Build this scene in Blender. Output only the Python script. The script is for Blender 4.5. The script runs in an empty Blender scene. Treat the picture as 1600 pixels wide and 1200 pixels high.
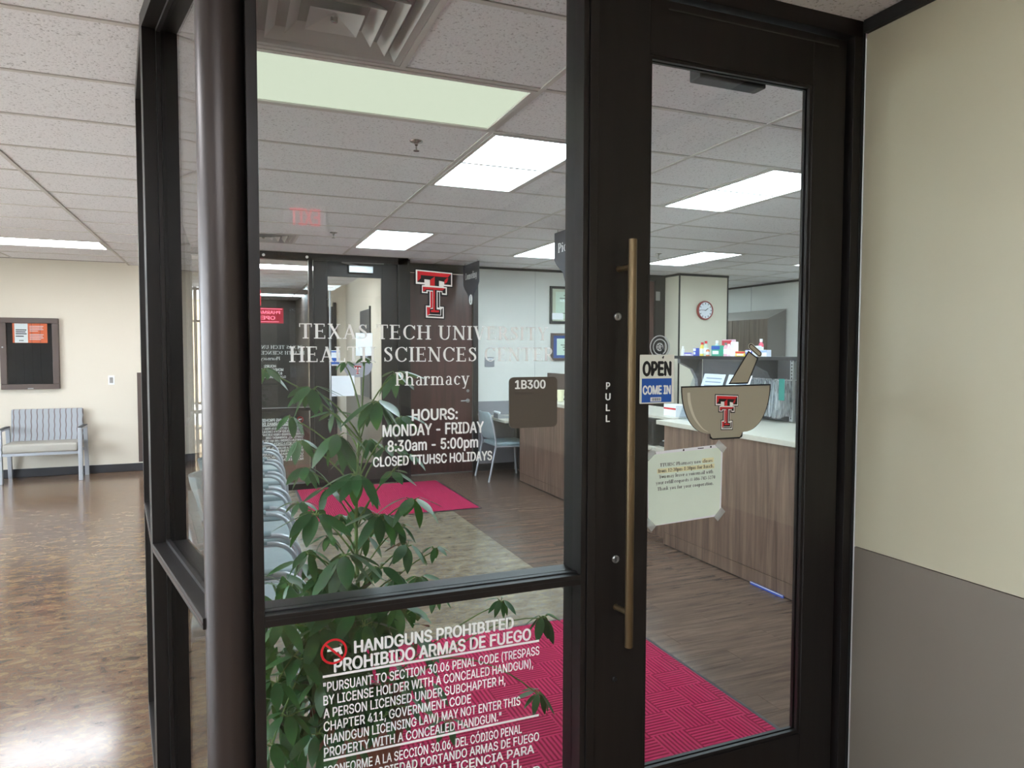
import bpy, bmesh, math, random
from mathutils import Vector, Matrix, Euler
random.seed(7)
sc = bpy.context.scene
COL = sc.collection
R = math.radians
# ------------------------------------------------------------------ camera
FPX, YAW, PIT, ROL, EYE = 1096.9, .38602, -.046304, .00202, 1.60
CEIL = 2.718
_f = Vector((math.sin(YAW)*math.cos(PIT), math.cos(YAW)*math.cos(PIT), math.sin(PIT)))
_r0 = Vector((math.cos(YAW), -math.sin(YAW), 0)); _u0 = _r0.cross(_f)
_r = _r0*math.cos(ROL)+_u0*math.sin(ROL); _u = -_r0*math.sin(ROL)+_u0*math.cos(ROL)
cam_d = bpy.data.cameras.new('camera'); cam = bpy.data.objects.new('camera', cam_d); COL.objects.link(cam)
cam_d.sensor_fit = 'HORIZONTAL'; cam_d.sensor_width = 36; cam_d.lens = FPX*36/1600; cam_d.clip_start = .02
cam.matrix_world = Matrix(((_r.x,_u.x,-_f.x,0),(_r.y,_u.y,-_f.y,0),(_r.z,_u.z,-_f.z,EYE),(0,0,0,1)))
sc.camera = cam
def ray(x, y): return _f+_r*((x-800)/FPX)-_u*((y-600)/FPX)
def at_y(x, y, Y):
    d = ray(x, y); return d*(Y/d.y)+Vector((0,0,EYE))
def pix(p):
    p = Vector(p)-Vector((0,0,EYE)); k = p.dot(_f)
    return (800+FPX*p.dot(_r)/k, 600-FPX*p.dot(_u)/k, k)
# ------------------------------------------------------------------ world, exposure
w = bpy.data.worlds.new('sky'); sc.world = w; w.use_nodes = True
w.node_tree.nodes['Background'].inputs[0].default_value = (.78, .88, 1, 1)
w.node_tree.nodes['Background'].inputs[1].default_value = 7.6
sun_d = bpy.data.lights.new('sun', 'SUN'); sun_d.energy = 11.5; sun_d.angle = R(2); sun_d.color = (1, .95, .86)
sun = bpy.data.objects.new('sun', sun_d); COL.objects.link(sun); sun.rotation_euler = (R(42), 0, R(20)); sun.location = (0, 20, 12)
vs = sc.view_settings; vs.view_transform = 'Standard'; vs.look = 'None'; vs.gamma = 1; vs.use_curve_mapping = False
vs.exposure = 1.42
LAMP = 8.2                    # ceiling panel emission
sc.cycles.transparent_max_bounces = 32; sc.cycles.max_bounces = 10; sc.cycles.diffuse_bounces = 6
sc.cycles.glossy_bounces = 4; sc.cycles.caustics_reflective = True; sc.cycles.caustics_refractive = False
sc.cycles.sample_clamp_indirect = 6
# ------------------------------------------------------------------ materials
def lin(c): return tuple((v/255/12.92 if v/255 <= .04045 else ((v/255+.055)/1.055)**2.4) for v in c)
MATS = {}
def mat(name, c, rough=.5, metal=0, spec=.5, var=0, scale=(8,8,8), bump=0, bscale=60, emit=0, alpha=1, coat=0, objvar=0, trans=0):
    if name in MATS: return MATS[name]
    m = bpy.data.materials.new(name); m.use_nodes = True; N = m.node_tree.nodes; L = m.node_tree.links
    p = N['Principled BSDF']; c = lin(c)
    p.inputs['Base Color'].default_value = (*c, 1); p.inputs['Roughness'].default_value = rough
    p.inputs['Metallic'].default_value = metal; p.inputs['Specular IOR Level'].default_value = spec
    p.inputs['Coat Weight'].default_value = coat; p.inputs['Alpha'].default_value = alpha
    p.inputs['Transmission Weight'].default_value = trans
    tc = N.new('ShaderNodeTexCoord')
    src = None
    if var:
        mp = N.new('ShaderNodeMapping'); mp.inputs['Scale'].default_value = scale
        L.new(tc.outputs['Object'], mp.inputs[0])
        nz = N.new('ShaderNodeTexNoise'); nz.inputs['Scale'].default_value = 1; nz.inputs['Detail'].default_value = 5
        L.new(mp.outputs[0], nz.inputs['Vector'])
        cr = N.new('ShaderNodeValToRGB'); e = cr.color_ramp.elements
        e[0].position = .3; e[1].position = .7
        e[0].color = (*[v*(1-var) for v in c], 1); e[1].color = (*[min(1, v*(1+var)) for v in c], 1)
        L.new(nz.outputs['Fac'], cr.inputs[0]); src = cr.outputs[0]
    if objvar:
        oi = N.new('ShaderNodeObjectInfo'); mr = N.new('ShaderNodeMapRange')
        mr.inputs['To Min'].default_value = 1-objvar; mr.inputs['To Max'].default_value = 1+objvar
        L.new(oi.outputs['Random'], mr.inputs['Value'])
        hs = N.new('ShaderNodeHueSaturation'); L.new(mr.outputs[0], hs.inputs['Value'])
        if src: L.new(src, hs.inputs['Color'])
        else: hs.inputs['Color'].default_value = (*c, 1)
        src = hs.outputs[0]
    if src: L.new(src, p.inputs['Base Color'])
    if bump:
        n2 = N.new('ShaderNodeTexNoise'); n2.inputs['Scale'].default_value = bscale; n2.inputs['Detail'].default_value = 3
        L.new(tc.outputs['Object'], n2.inputs['Vector'])
        b = N.new('ShaderNodeBump'); b.inputs['Strength'].default_value = bump; b.inputs['Distance'].default_value = .004
        L.new(n2.outputs['Fac'], b.inputs['Height']); L.new(b.outputs[0], p.inputs['Normal'])
    if emit:
        p.inputs['Emission Color'].default_value = (*c, 1); p.inputs['Emission Strength'].default_value = emit
    MATS[name] = m; return m
def nodes_of(m): return m.node_tree.nodes, m.node_tree.links
def ramp(N, stops):
    cr = N.new('ShaderNodeValToRGB'); e = cr.color_ramp.elements
    while len(e) < len(stops): e.new(.5)
    for i, (p, c) in enumerate(stops): e[i].position = p; e[i].color = (*lin(c), 1)
    return cr

M_frame = mat('dark_bronze_frame', (38,34,33), .42, .45, .5, var=.12, scale=(30,30,3))
M_frame_in = mat('dark_frame_far', (40,38,40), .4, .3)
M_cream = mat('cream_wall_vinyl', (212,204,189), .6, 0, .3, bump=.08, bscale=300)
M_creamR = mat('cream_wall_panel', (176,169,146), .42, 0, .4, var=.02, scale=(2,2,.4), bump=.05, bscale=400)
M_wains = mat('taupe_wainscot', (112,103,92), .5, 0, .4, var=.03, scale=(3,3,.6), bump=.06, bscale=400)
M_black = mat('black_trim', (24,23,24), .5)
M_base = mat('dark_rubber_base', (42,41,44), .45)
M_greyw = mat('cool_grey_wainscot', (128,128,134), .55)
M_whitew = mat('pale_office_wall', (205,205,200), .6, bump=.05, bscale=300)
M_tbar = mat('ceiling_grid_metal', (200,196,192), .5, 0)
M_ceilbase = mat('ceiling_backing', (150,146,143), .9)
M_white = mat('white_vinyl_letter', (246,248,246), .5)
M_black_ink = mat('black_ink', (20,20,22), .6)
M_red = mat('red_vinyl', (214,32,44), .5); M_redd = mat('dark_red_vinyl', (150,24,34), .5)
M_tan = mat('tan_vinyl', (166,160,142), .5); M_tanl = mat('pale_tan_vinyl', (208,204,186), .5)
M_blue = mat('blue_print', (24,86,176), .45)
M_signcream = mat('sign_board_cream', (232,234,224), .45)
M_paper = mat('notice_paper', (226,240,226), .7, var=.02); M_paperw = mat('white_paper', (235,238,242), .7)
M_yellow = mat('highlighter_yellow', (236,234,192), .7)
M_tape = mat('clear_tape', (190,196,196), .25, 0, .5, alpha=.45)
M_brownsign = mat('brown_sign_plate', (84,76,68), .45)
M_brownsign2 = mat('brown_braille', (70,63,57), .45)
M_brass = mat('aged_brass', (122,104,78), .45, .85, var=.15, scale=(40,40,6))
M_steel = mat('brushed_steel', (160,160,160), .35, .9)
M_silver = mat('silver_tube', (176,180,186), .35, .55)
M_chair = mat('grey_green_vinyl', (140,156,160), .45, 0, .5, var=.05, scale=(12,12,12))
M_wood_door = mat('dark_mahogany', (74,46,44), .3, 0, .5, var=.28, scale=(26,26,1.6))
M_orange = mat('orange_poster', (226,106,62), .6); M_felt = mat('black_felt', (28,28,31), .9)
M_brownframe = mat('brown_metal_frame', (84,70,64), .5)
M_laminate = mat('counter_top_laminate', (196,192,178), .35, 0, .5, var=.04, scale=(30,30,30))
M_darkbox = mat('dark_plastic', (40,40,44), .45); M_greypanel = mat('grey_partition', (112,112,116), .8)
M_slot = mat('white_slotted_metal', (210,212,212), .4)
M_cabtop = mat('taupe_cabinet_side', (110,106,102), .6)
M_clockface = mat('clock_face', (222,226,232), .5); M_clockrim = mat('clock_rim', (140,52,48), .4)
M_pot = mat('terracotta_pot', (128,80,60), .7, var=.15); M_soil = mat('potting_soil', (50,38,30), .95, var=.3, scale=(60,60,60))
M_stem = mat('green_stem', (96,120,60), .6, var=.25, scale=(10,10,20))
M_mint = mat('teal_strip', (60,140,130), .5)
M_vent = mat('painted_vent_metal', (178,174,172), .55)
M_chrome = mat('sprinkler_chrome', (170,166,160), .25, .9)

# --- leaf
M_leaf = bpy.data.materials.new('leaf_green'); M_leaf.use_nodes = True
N, L = nodes_of(M_leaf); p = N['Principled BSDF']
oi = N.new('ShaderNodeObjectInfo'); cr = ramp(N, [(0,(30,70,40)),(.6,(42,90,46)),(1,(78,120,56))])
geo = N.new('ShaderNodeNewGeometry'); nz = N.new('ShaderNodeTexNoise'); nz.inputs['Scale'].default_value = 11; L.new(geo.outputs['Position'], nz.inputs['Vector'])
ad = N.new('ShaderNodeMath'); ad.operation = 'MULTIPLY_ADD'; ad.inputs[1].default_value = .5; L.new(oi.outputs['Random'], ad.inputs[0])
ml = N.new('ShaderNodeMath'); ml.operation = 'MULTIPLY_ADD'; ml.inputs[1].default_value = 1.6; ml.inputs[2].default_value = -.55; L.new(nz.outputs['Fac'], ml.inputs[0]); L.new(ml.outputs[0], ad.inputs[2]); L.new(ad.outputs[0], cr.inputs[0])
L.new(cr.outputs[0], p.inputs['Base Color']); p.inputs['Roughness'].default_value = .38
tr = N.new('ShaderNodeBsdfTranslucent'); tr.inputs[0].default_value = (*lin((104,160,60)),1)
mx = N.new('ShaderNodeMixShader'); mx.inputs[0].default_value = .12
L.new(p.outputs[0], mx.inputs[1]); L.new(tr.outputs[0], mx.inputs[2]); L.new(mx.outputs[0], N['Material Output'].inputs[0])
# --- glass
def glass_mat(name, tint, ior=1.5, rough=0):
    m = bpy.data.materials.new(name); m.use_nodes = True; N, L = nodes_of(m)
    N.remove(N['Principled BSDF'])
    t = N.new('ShaderNodeBsdfTransparent'); t.inputs[0].default_value = (*tint, 1)
    g = N.new('ShaderNodeBsdfGlossy'); g.inputs['Roughness'].default_value = rough
    fr = N.new('ShaderNodeFresnel'); fr.inputs[0].default_value = ior
    geo = N.new('ShaderNodeNewGeometry'); inv = N.new('ShaderNodeMath'); inv.operation = 'MULTIPLY_ADD'
    # seen from inside the pane use the same reflectance as from outside
    iormix = N.new('ShaderNodeMix'); iormix.data_type = 'FLOAT'
    iormix.inputs['A'].default_value = ior; iormix.inputs['B'].default_value = 1/ior
    N.remove(inv); L.new(geo.outputs['Backfacing'], iormix.inputs['Factor']); L.new(iormix.outputs['Result'], fr.inputs[0])
    mx = N.new('ShaderNodeMixShader'); L.new(fr.outputs[0], mx.inputs[0]); L.new(t.outputs[0], mx.inputs[1]); L.new(g.outputs[0], mx.inputs[2])
    L.new(mx.outputs[0], N['Material Output'].inputs[0]); return m
M_glass = glass_mat('storefront_glass', (.95,.965,.96))
M_clear = glass_mat('clear_acrylic', (.93,.95,.97), 1.45)
M_bagfilm = glass_mat('clear_plastic_film', (.86,.88,.9), 1.5, .25)
N, L = nodes_of(M_bagfilm); o_ = N['Material Output']; was = o_.inputs[0].links[0].from_socket
dfz = N.new('ShaderNodeBsdfPrincipled'); dfz.inputs['Base Color'].default_value = (.9,.92,.95,1); dfz.inputs['Roughness'].default_value = .3
tcb = N.new('ShaderNodeTexCoord'); mpb = N.new('ShaderNodeMapping'); mpb.inputs['Scale'].default_value = (60,60,6); L.new(tcb.outputs['Object'], mpb.inputs[0])
nzb = N.new('ShaderNodeTexNoise'); nzb.inputs['Scale'].default_value = 1; L.new(mpb.outputs[0], nzb.inputs['Vector']); mrb = N.new('ShaderNodeMapRange'); mrb.inputs['From Min'].default_value = .38; mrb.inputs['From Max'].default_value = .65; mrb.inputs['To Min'].default_value = .08; mrb.inputs['To Max'].default_value = .75; L.new(nzb.outputs['Fac'], mrb.inputs['Value'])
mx = N.new('ShaderNodeMixShader'); L.new(mrb.outputs[0], mx.inputs[0]); L.new(was, mx.inputs[1]); L.new(dfz.outputs[0], mx.inputs[2]); L.new(mx.outputs[0], o_.inputs[0])
# --- ceiling tile: fissured mineral fibre
M_tile = mat('ceiling_tile_fibre', (230,225,220), .9)
N, L = nodes_of(M_tile); p = N['Principled BSDF']; tc = N.new('ShaderNodeTexCoord')
geo = N.new('ShaderNodeNewGeometry')
nz = N.new('ShaderNodeTexNoise'); nz.inputs['Scale'].default_value = 95; nz.inputs['Detail'].default_value = 4; L.new(geo.outputs['Position'], nz.inputs['Vector'])
cr = ramp(N, [(.3,(172,170,172)),(.42,(229,228,231)),(1,(233,232,235))]); L.new(nz.outputs['Fac'], cr.inputs[0]); L.new(cr.outputs[0], p.inputs['Base Color'])
b = N.new('ShaderNodeBump'); b.inputs['Strength'].default_value = .5; b.inputs['Distance'].default_value = .003; L.new(nz.outputs['Fac'], b.inputs['Height']); L.new(b.outputs[0], p.inputs['Normal'])
# --- sheet vinyl floor, mottled stone streaks along X
def vinyl(name, stops, rough):
    m = mat(name, (120,96,76), rough, 0, .5); N, L = nodes_of(m); p = N['Principled BSDF']; geo = N.new('ShaderNodeNewGeometry')
    mp = N.new('ShaderNodeMapping'); mp.inputs['Scale'].default_value = (5.4, 9.5, 1); mp.inputs['Rotation'].default_value = (0,0,.12); L.new(geo.outputs['Position'], mp.inputs[0])
    n1 = N.new('ShaderNodeTexNoise'); n1.inputs['Scale'].default_value = 1.9; n1.inputs['Detail'].default_value = 9; n1.inputs['Roughness'].default_value = .68; n1.inputs['Distortion'].default_value = .6; L.new(mp.outputs[0], n1.inputs['Vector'])
    cr = ramp(N, stops); L.new(n1.outputs['Fac'], cr.inputs[0])
    n2 = N.new('ShaderNodeTexNoise'); n2.inputs['Scale'].default_value = .9; n2.inputs['Detail'].default_value = 6; L.new(mp.outputs[0], n2.inputs['Vector'])
    cr2 = ramp(N, [(.36,(190,182,180)),(.64,(255,250,240))]); L.new(n2.outputs['Fac'], cr2.inputs[0])
    mm = N.new('ShaderNodeMix'); mm.data_type = 'RGBA'; mm.blend_type = 'MULTIPLY'; mm.inputs['Factor'].default_value = .6
    L.new(cr.outputs[0], mm.inputs['A']); L.new(cr2.outputs[0], mm.inputs['B']); L.new(mm.outputs['Result'], p.inputs['Base Color'])
    n3 = N.new('ShaderNodeTexNoise'); n3.inputs['Scale'].default_value = 14; n3.inputs['Detail'].default_value = 4; L.new(geo.outputs['Position'], n3.inputs['Vector'])
    b = N.new('ShaderNodeBump'); b.inputs['Strength'].default_value = .06; b.inputs['Distance'].default_value = .004; L.new(n3.outputs['Fac'], b.inputs['Height']); L.new(b.outputs[0], p.inputs['Normal'])
    return m
M_floor = vinyl('mottled_sheet_vinyl', [(.30,(58,46,40)),(.40,(98,76,60)),(.47,(126,96,74)),(.52,(100,86,76)),(.57,(146,120,84)),(.64,(112,100,92)),(.75,(170,144,104))], .16)
M_floor2 = vinyl('mottled_sheet_vinyl_lit', [(.30,(100,92,82)),(.42,(128,118,102)),(.48,(146,132,108)),(.53,(126,124,122)),(.58,(162,146,112)),(.66,(134,130,126)),(.75,(178,164,132))], .2)  # lobby vinyl again, paler: reflected ceiling light is put into the colour
# --- wood looks
def wood(name, stops, sc_, rough, objvar=0):
    m = mat(name, (100,80,66), rough, 0, .5); N, L = nodes_of(m); p = N['Principled BSDF']; geo = N.new('ShaderNodeNewGeometry')
    mp = N.new('ShaderNodeMapping'); mp.inputs['Scale'].default_value = sc_; L.new(geo.outputs['Position'], mp.inputs[0])
    oi = N.new('ShaderNodeObjectInfo'); ml = N.new('ShaderNodeVectorMath'); ml.operation = 'MULTIPLY_ADD'
    sp = N.new('ShaderNodeCombineXYZ'); L.new(oi.outputs['Random'], sp.inputs[0]); L.new(oi.outputs['Random'], sp.inputs[2])
    L.new(sp.outputs[0], ml.inputs[0]); ml.inputs[1].default_value = (37,0,53) if objvar else (0,0,0); L.new(mp.outputs[0], ml.inputs[2])
    n1 = N.new('ShaderNodeTexNoise'); n1.inputs['Scale'].default_value = 1; n1.inputs['Detail'].default_value = 7; n1.inputs['Roughness'].default_value = .6; n1.inputs['Distortion'].default_value = .8; L.new(ml.outputs[0], n1.inputs['Vector'])
    cr = ramp(N, stops); L.new(n1.outputs['Fac'], cr.inputs[0])
    src = cr.outputs[0]
    if objvar:
        mr = N.new('ShaderNodeMapRange'); mr.inputs['To Min'].default_value = 1-objvar; mr.inputs['To Max'].default_value = 1+objvar; L.new(oi.outputs['Random'], mr.inputs['Value'])
        hs = N.new('ShaderNodeHueSaturation'); L.new(mr.outputs[0], hs.inputs['Value']); L.new(src, hs.inputs['Color']); src = hs.outputs[0]
    L.new(src, p.inputs['Base Color']); return m
M_plank = wood('wood_plank_vinyl', [(.3,(78,61,52)),(.45,(96,77,66)),(.55,(106,86,74)),(.7,(122,101,88))], (2.6,40,1), .26, .08)
M_counter = wood('walnut_laminate', [(.3,(82,64,54)),(.45,(106,84,71)),(.55,(116,93,80)),(.7,(136,112,97))], (22,22,1.3), .4)
M_cab = wood('grey_walnut_laminate', [(.3,(84,72,64)),(.5,(104,90,80)),(.7,(122,108,96))], (22,22,1.3), .45)
# --- entrance mat: square basket of ribs
M_mat = mat('red_ribbed_carpet', (170,40,78), .95, 0, .1)
N, L = nodes_of(M_mat); p = N['Principled BSDF']; geo = N.new('ShaderNodeNewGeometry'); sx = N.new('ShaderNodeSeparateXYZ')
mp = N.new('ShaderNodeMapping'); mp.inputs['Rotation'].default_value = (0,0,.0); L.new(geo.outputs['Position'], mp.inputs[0])
ck = N.new('ShaderNodeTexChecker'); ck.inputs['Scale'].default_value = 1/.16; L.new(mp.outputs[0], ck.inputs['Vector'])
L.new(mp.outputs[0], sx.inputs[0])
def ribs(sock):
    a = N.new('ShaderNodeMath'); a.operation = 'MULTIPLY'; a.inputs[1].default_value = 2*math.pi/.02; L.new(sock, a.inputs[0])
    s = N.new('ShaderNodeMath'); s.operation = 'SINE'; L.new(a.outputs[0], s.inputs[0]); return s.outputs[0]
rx, ry = ribs(sx.outputs[0]), ribs(sx.outputs[1])
mxx = N.new('ShaderNodeMix'); mxx.data_type = 'FLOAT'; L.new(ck.outputs['Fac'], mxx.inputs['Factor']); L.new(rx, mxx.inputs['A']); L.new(ry, mxx.inputs['B'])
mr = N.new('ShaderNodeMapRange'); mr.inputs['From Min'].default_value = -1; L.new(mxx.outputs['Result'], mr.inputs['Value'])
cr = ramp(N, [(0,(120,22,52)),(.45,(172,38,78)),(1,(188,52,92))]); L.new(mr.outputs[0], cr.inputs[0]); L.new(cr.outputs[0], p.inputs['Base Color'])
b = N.new('ShaderNodeBump'); b.inputs['Strength'].default_value = .7; b.inputs['Distance'].default_value = .004; L.new(mr.outputs[0], b.inputs['Height']); L.new(b.outputs[0], p.inputs['Normal'])
# --- patterned bench fabric
M_fabric = mat('wavy_stripe_fabric', (150,156,160), .9)
N, L = nodes_of(M_fabric); p = N['Principled BSDF']; tc = N.new('ShaderNodeTexCoord'); sx = N.new('ShaderNodeSeparateXYZ'); L.new(tc.outputs['Object'], sx.inputs[0])
def mnode(op, a, b=None, c=None):
    n = N.new('ShaderNodeMath'); n.operation = op
    for i, v in enumerate((a, b, c)):
        if v is None: continue
        if isinstance(v, (int, float)): n.inputs[i].default_value = v
        else: L.new(v, n.inputs[i])
    return n.outputs[0]
wob = mnode('MULTIPLY', mnode('SINE', mnode('MULTIPLY', sx.outputs[2], 55)), .35)
st = mnode('SINE', mnode('ADD', mnode('MULTIPLY', sx.outputs[0], 2*math.pi/.062), wob))
gx = mnode('GREATER_THAN', st, .86)
ch = mnode('MULTIPLY', mnode('SINE', mnode('MULTIPLY', sx.outputs[0], 2*math.pi/.02)), mnode('SINE', mnode('MULTIPLY', sx.outputs[2], 2*math.pi/.02)))
cr = ramp(N, [(0,(140,144,148)),(1,(176,180,184))]); L.new(mnode('MULTIPLY_ADD', ch, .5, .5), cr.inputs[0])
mm = N.new('ShaderNodeMix'); mm.data_type = 'RGBA'; L.new(gx, mm.inputs['Factor']); L.new(cr.outputs[0], mm.inputs['A']); mm.inputs['B'].default_value = (*lin((112,98,96)),1); L.new(mm.outputs['Result'], p.inputs['Base Color'])
def emit_mat(name, c, s):
    m = bpy.data.materials.new(name); m.use_nodes = True; N, L = nodes_of(m); N.remove(N['Principled BSDF'])
    e = N.new('ShaderNodeEmission'); e.inputs[0].default_value = (*lin(c), 1); e.inputs[1].default_value = s
    L.new(e.outputs[0], N['Material Output'].inputs[0]); return m
M_lamp = emit_mat('lit_diffuser_cool', (224,244,255), LAMP)
M_lampw = emit_mat('lit_diffuser_warm', (236,246,222), .34)
M_lampl = emit_mat('lit_diffuser_lobby', (246,250,255), LAMP*1.05); M_lampn = emit_mat('added_lamp_diffuser', (240,248,255), LAMP*1.9)  # M_lampn: stronger, for the lamps added behind the viewer
M_neon = emit_mat('lit_red_letters', (255,120,150), .7); M_neonbg = mat('neon_backing', (180,16,48), .5, emit=.12)
M_exit = emit_mat('lit_exit_letters', (255,60,80), 2.2)
# ------------------------------------------------------------------ geometry helpers
class MB:
    def __init__(s): s.v = []; s.f = []
    def add(s, vs, fs):
        o = len(s.v); s.v += [tuple(v) for v in vs]; s.f += [tuple(i+o for i in f) for f in fs]; return s
    def box(s, x0, x1, y0, y1, z0, z1):
        return s.add([(x0,y0,z0),(x1,y0,z0),(x1,y1,z0),(x0,y1,z0),(x0,y0,z1),(x1,y0,z1),(x1,y1,z1),(x0,y1,z1)],
            [(0,3,2,1),(4,5,6,7),(0,1,5,4),(1,2,6,5),(2,3,7,6),(3,0,4,7)])
    def prism(s, base, dvec):          # base: 3D loop, extruded by dvec
        n = len(base); d = Vector(dvec); b = [Vector(p) for p in base]; t = [p+d for p in b]
        return s.add(b+t, [tuple(range(n))[::-1], tuple(range(n, 2*n))]+[(i, (i+1)%n, n+(i+1)%n, n+i) for i in range(n)])
    def poly(s, pts): return s.add(pts, [tuple(range(len(pts)))])
    def tube(s, path, r, seg=10, cap=True):
        P = [Vector(p) for p in path]; n = len(P); rr = r if isinstance(r, (list, tuple)) else [r]*n
        tans = [(P[min(i+1, n-1)]-P[max(i-1, 0)]).normalized() for i in range(n)]
        t0 = tans[0]; a = Vector((0,0,1)) if abs(t0.z) < .9 else Vector((1,0,0)); nrm = (a-t0*a.dot(t0)).normalized()
        vs = []
        for i in range(n):
            t = tans[i]; nrm = (nrm-t*nrm.dot(t)).normalized(); bn = t.cross(nrm)
            for k in range(seg):
                q = 2*math.pi*k/seg; vs.append(P[i]+(nrm*math.cos(q)+bn*math.sin(q))*rr[i])
        fs = [(i*seg+k, i*seg+(k+1)%seg, (i+1)*seg+(k+1)%seg, (i+1)*seg+k) for i in range(n-1) for k in range(seg)]
        if cap: fs += [tuple(range(seg))[::-1], tuple(range((n-1)*seg, n*seg))]
        return s.add(vs, fs)
    def lathe(s, prof, c=(0,0,0), seg=24, axis='z'):   # prof: (r, h)
        vs = []; c = Vector(c)
        for r, h in prof:
            for k in range(seg):
                a = 2*math.pi*k/seg; x, y = r*math.cos(a), r*math.sin(a)
                vs.append(c+(Vector((x, y, h)) if axis == 'z' else Vector((x, h, y)) if axis == 'y' else Vector((h, x, y))))
        n = len(prof)
        fs = [(i*seg+k, i*seg+(k+1)%seg, (i+1)*seg+(k+1)%seg, (i+1)*seg+k) for i in range(n-1) for k in range(seg)]
        fs += [tuple(range(seg))[::-1], tuple(range((n-1)*seg, n*seg))]
        return s.add(vs, fs)
    def build(s, name, m, parent=None, bevel=0, smooth=False, loc=None, seg=2):
        me = bpy.data.meshes.new(name); me.from_pydata(s.v, [], s.f)
        bm = bmesh.new(); bm.from_mesh(me); bmesh.ops.recalc_face_normals(bm, faces=bm.faces)
        if bevel: bmesh.ops.bevel(bm, geom=[e for e in bm.edges if e.calc_face_angle(0) > .5], offset=bevel, segments=seg, affect='EDGES', profile=.6, clamp_overlap=True)
        if smooth:
            for f in bm.faces: f.smooth = True
            for e in bm.edges: e.smooth = e.calc_face_angle(0) < .7
        bm.to_mesh(me); bm.free(); me.materials.append(m)
        o = bpy.data.objects.new(name, me); COL.objects.link(o)
        if parent: o.parent = parent
        if loc: o.location = loc
        return o
def thing(name, label, cat, loc=(0,0,0), rz=0, group=None, kind=None):
    o = bpy.data.objects.new(name, None); COL.objects.link(o); o.location = loc; o.rotation_euler = (0,0,rz); o.empty_display_size = .1
    return tag(o, label, cat, group, kind)
def tag(o, label, cat, group=None, kind=None):
    o['label'] = label; o['category'] = cat
    if group: o['group'] = group
    if kind: o['kind'] = kind
    return o
def dup(root, loc=None, rz=None, label=None, group=None):
    def cp(o, par):
        c = o.copy(); COL.objects.link(c); c.parent = par
        for ch in kids.get(o.name, []): cp(ch, c)
        return c
    kids = {}
    for o in COL.objects:
        if o.parent: kids.setdefault(o.parent.name, []).append(o)
    r = cp(root, root.parent)
    if loc is not None: r.location = loc
    if rz is not None: r.rotation_euler = (0,0,rz)
    if label: r['label'] = label
    if group: r['group'] = group
    return r
def bx(name, m, x0, x1, y0, y1, z0, z1, parent=None, bevel=0): return MB().box(x0,x1,y0,y1,z0,z1).build(name, m, parent, bevel)
def rrect(x0, x1, z0, z1, r, n=5):
    out = []
    for cx, cz, a0 in ((x1-r,z1-r,0),(x0+r,z1-r,90),(x0+r,z0+r,180),(x1-r,z0+r,270)):
        for i in range(n+1):
            a = R(a0+90*i/n); out.append((cx+r*math.cos(a), cz+r*math.sin(a)))
    return out
# ------------------------------------------------------------------ lettering
FONT = None
try:
    import os
    FONT = bpy.data.fonts.load(os.path.join(bpy.utils.system_resource('DATAFILES'), 'fonts', 'Inter.woff2'))
except Exception: FONT = None
_tc = {}
def sans(s, off=.018):
    """polygons of a line of sans lettering: (verts2d, faces, capheight)"""
    if (s, off) in _tc: return _tc[(s, off)]
    cu = bpy.data.curves.new('t', 'FONT'); cu.body = s; cu.offset = off; cu.resolution_u = 3
    if FONT: cu.font = FONT
    o = bpy.data.objects.new('t', cu); COL.objects.link(o); bpy.context.view_layer.update()
    me = bpy.data.meshes.new_from_object(o.evaluated_get(bpy.context.evaluated_depsgraph_get()))
    v = [(p.co.x, p.co.y) for p in me.vertices]; f = [tuple(q.vertices) for q in me.polygons]
    bpy.data.objects.remove(o); bpy.data.curves.remove(cu); bpy.data.meshes.remove(me)
    _tc[(s, off)] = (v, f); return v, f
CAP = None
def text2(s, x0, x1, base, cap, style='sans', off=.018):
    """2D verts/faces of s fitted to x0..x1 with the baseline and cap height given"""
    global CAP
    if style == 'sans':
        v0, f0 = sans(s, 0)
        hv, _ = sans('H', 0); h = max(p[1] for p in hv)+off*.6; b = min(p[1] for p in hv)-off*.6
        k = cap/(h-b); v, f = [], []
        for n_, (dx, dy) in enumerate(((-off,0),(off,0),(0,off*.6),(0,-off*.6),(-off*.6,off*.45),(off*.6,-off*.45))):
            f += [tuple(i+len(v) for i in q) for q in f0]; v += [(p[0]+dx, p[1]+dy, n_*.00005) for p in v0]
    else:
        v, f = serif(s, off); k = cap; b = 0
    a0 = min(p[0] for p in v); a1 = max(p[0] for p in v)
    kx = (x1-x0)/(a1-a0) if x1 is not None else k
    return [(x0+(p[0]-a0)*kx, base+(p[1]-b)*k, p[2]) for p in v], f
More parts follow.
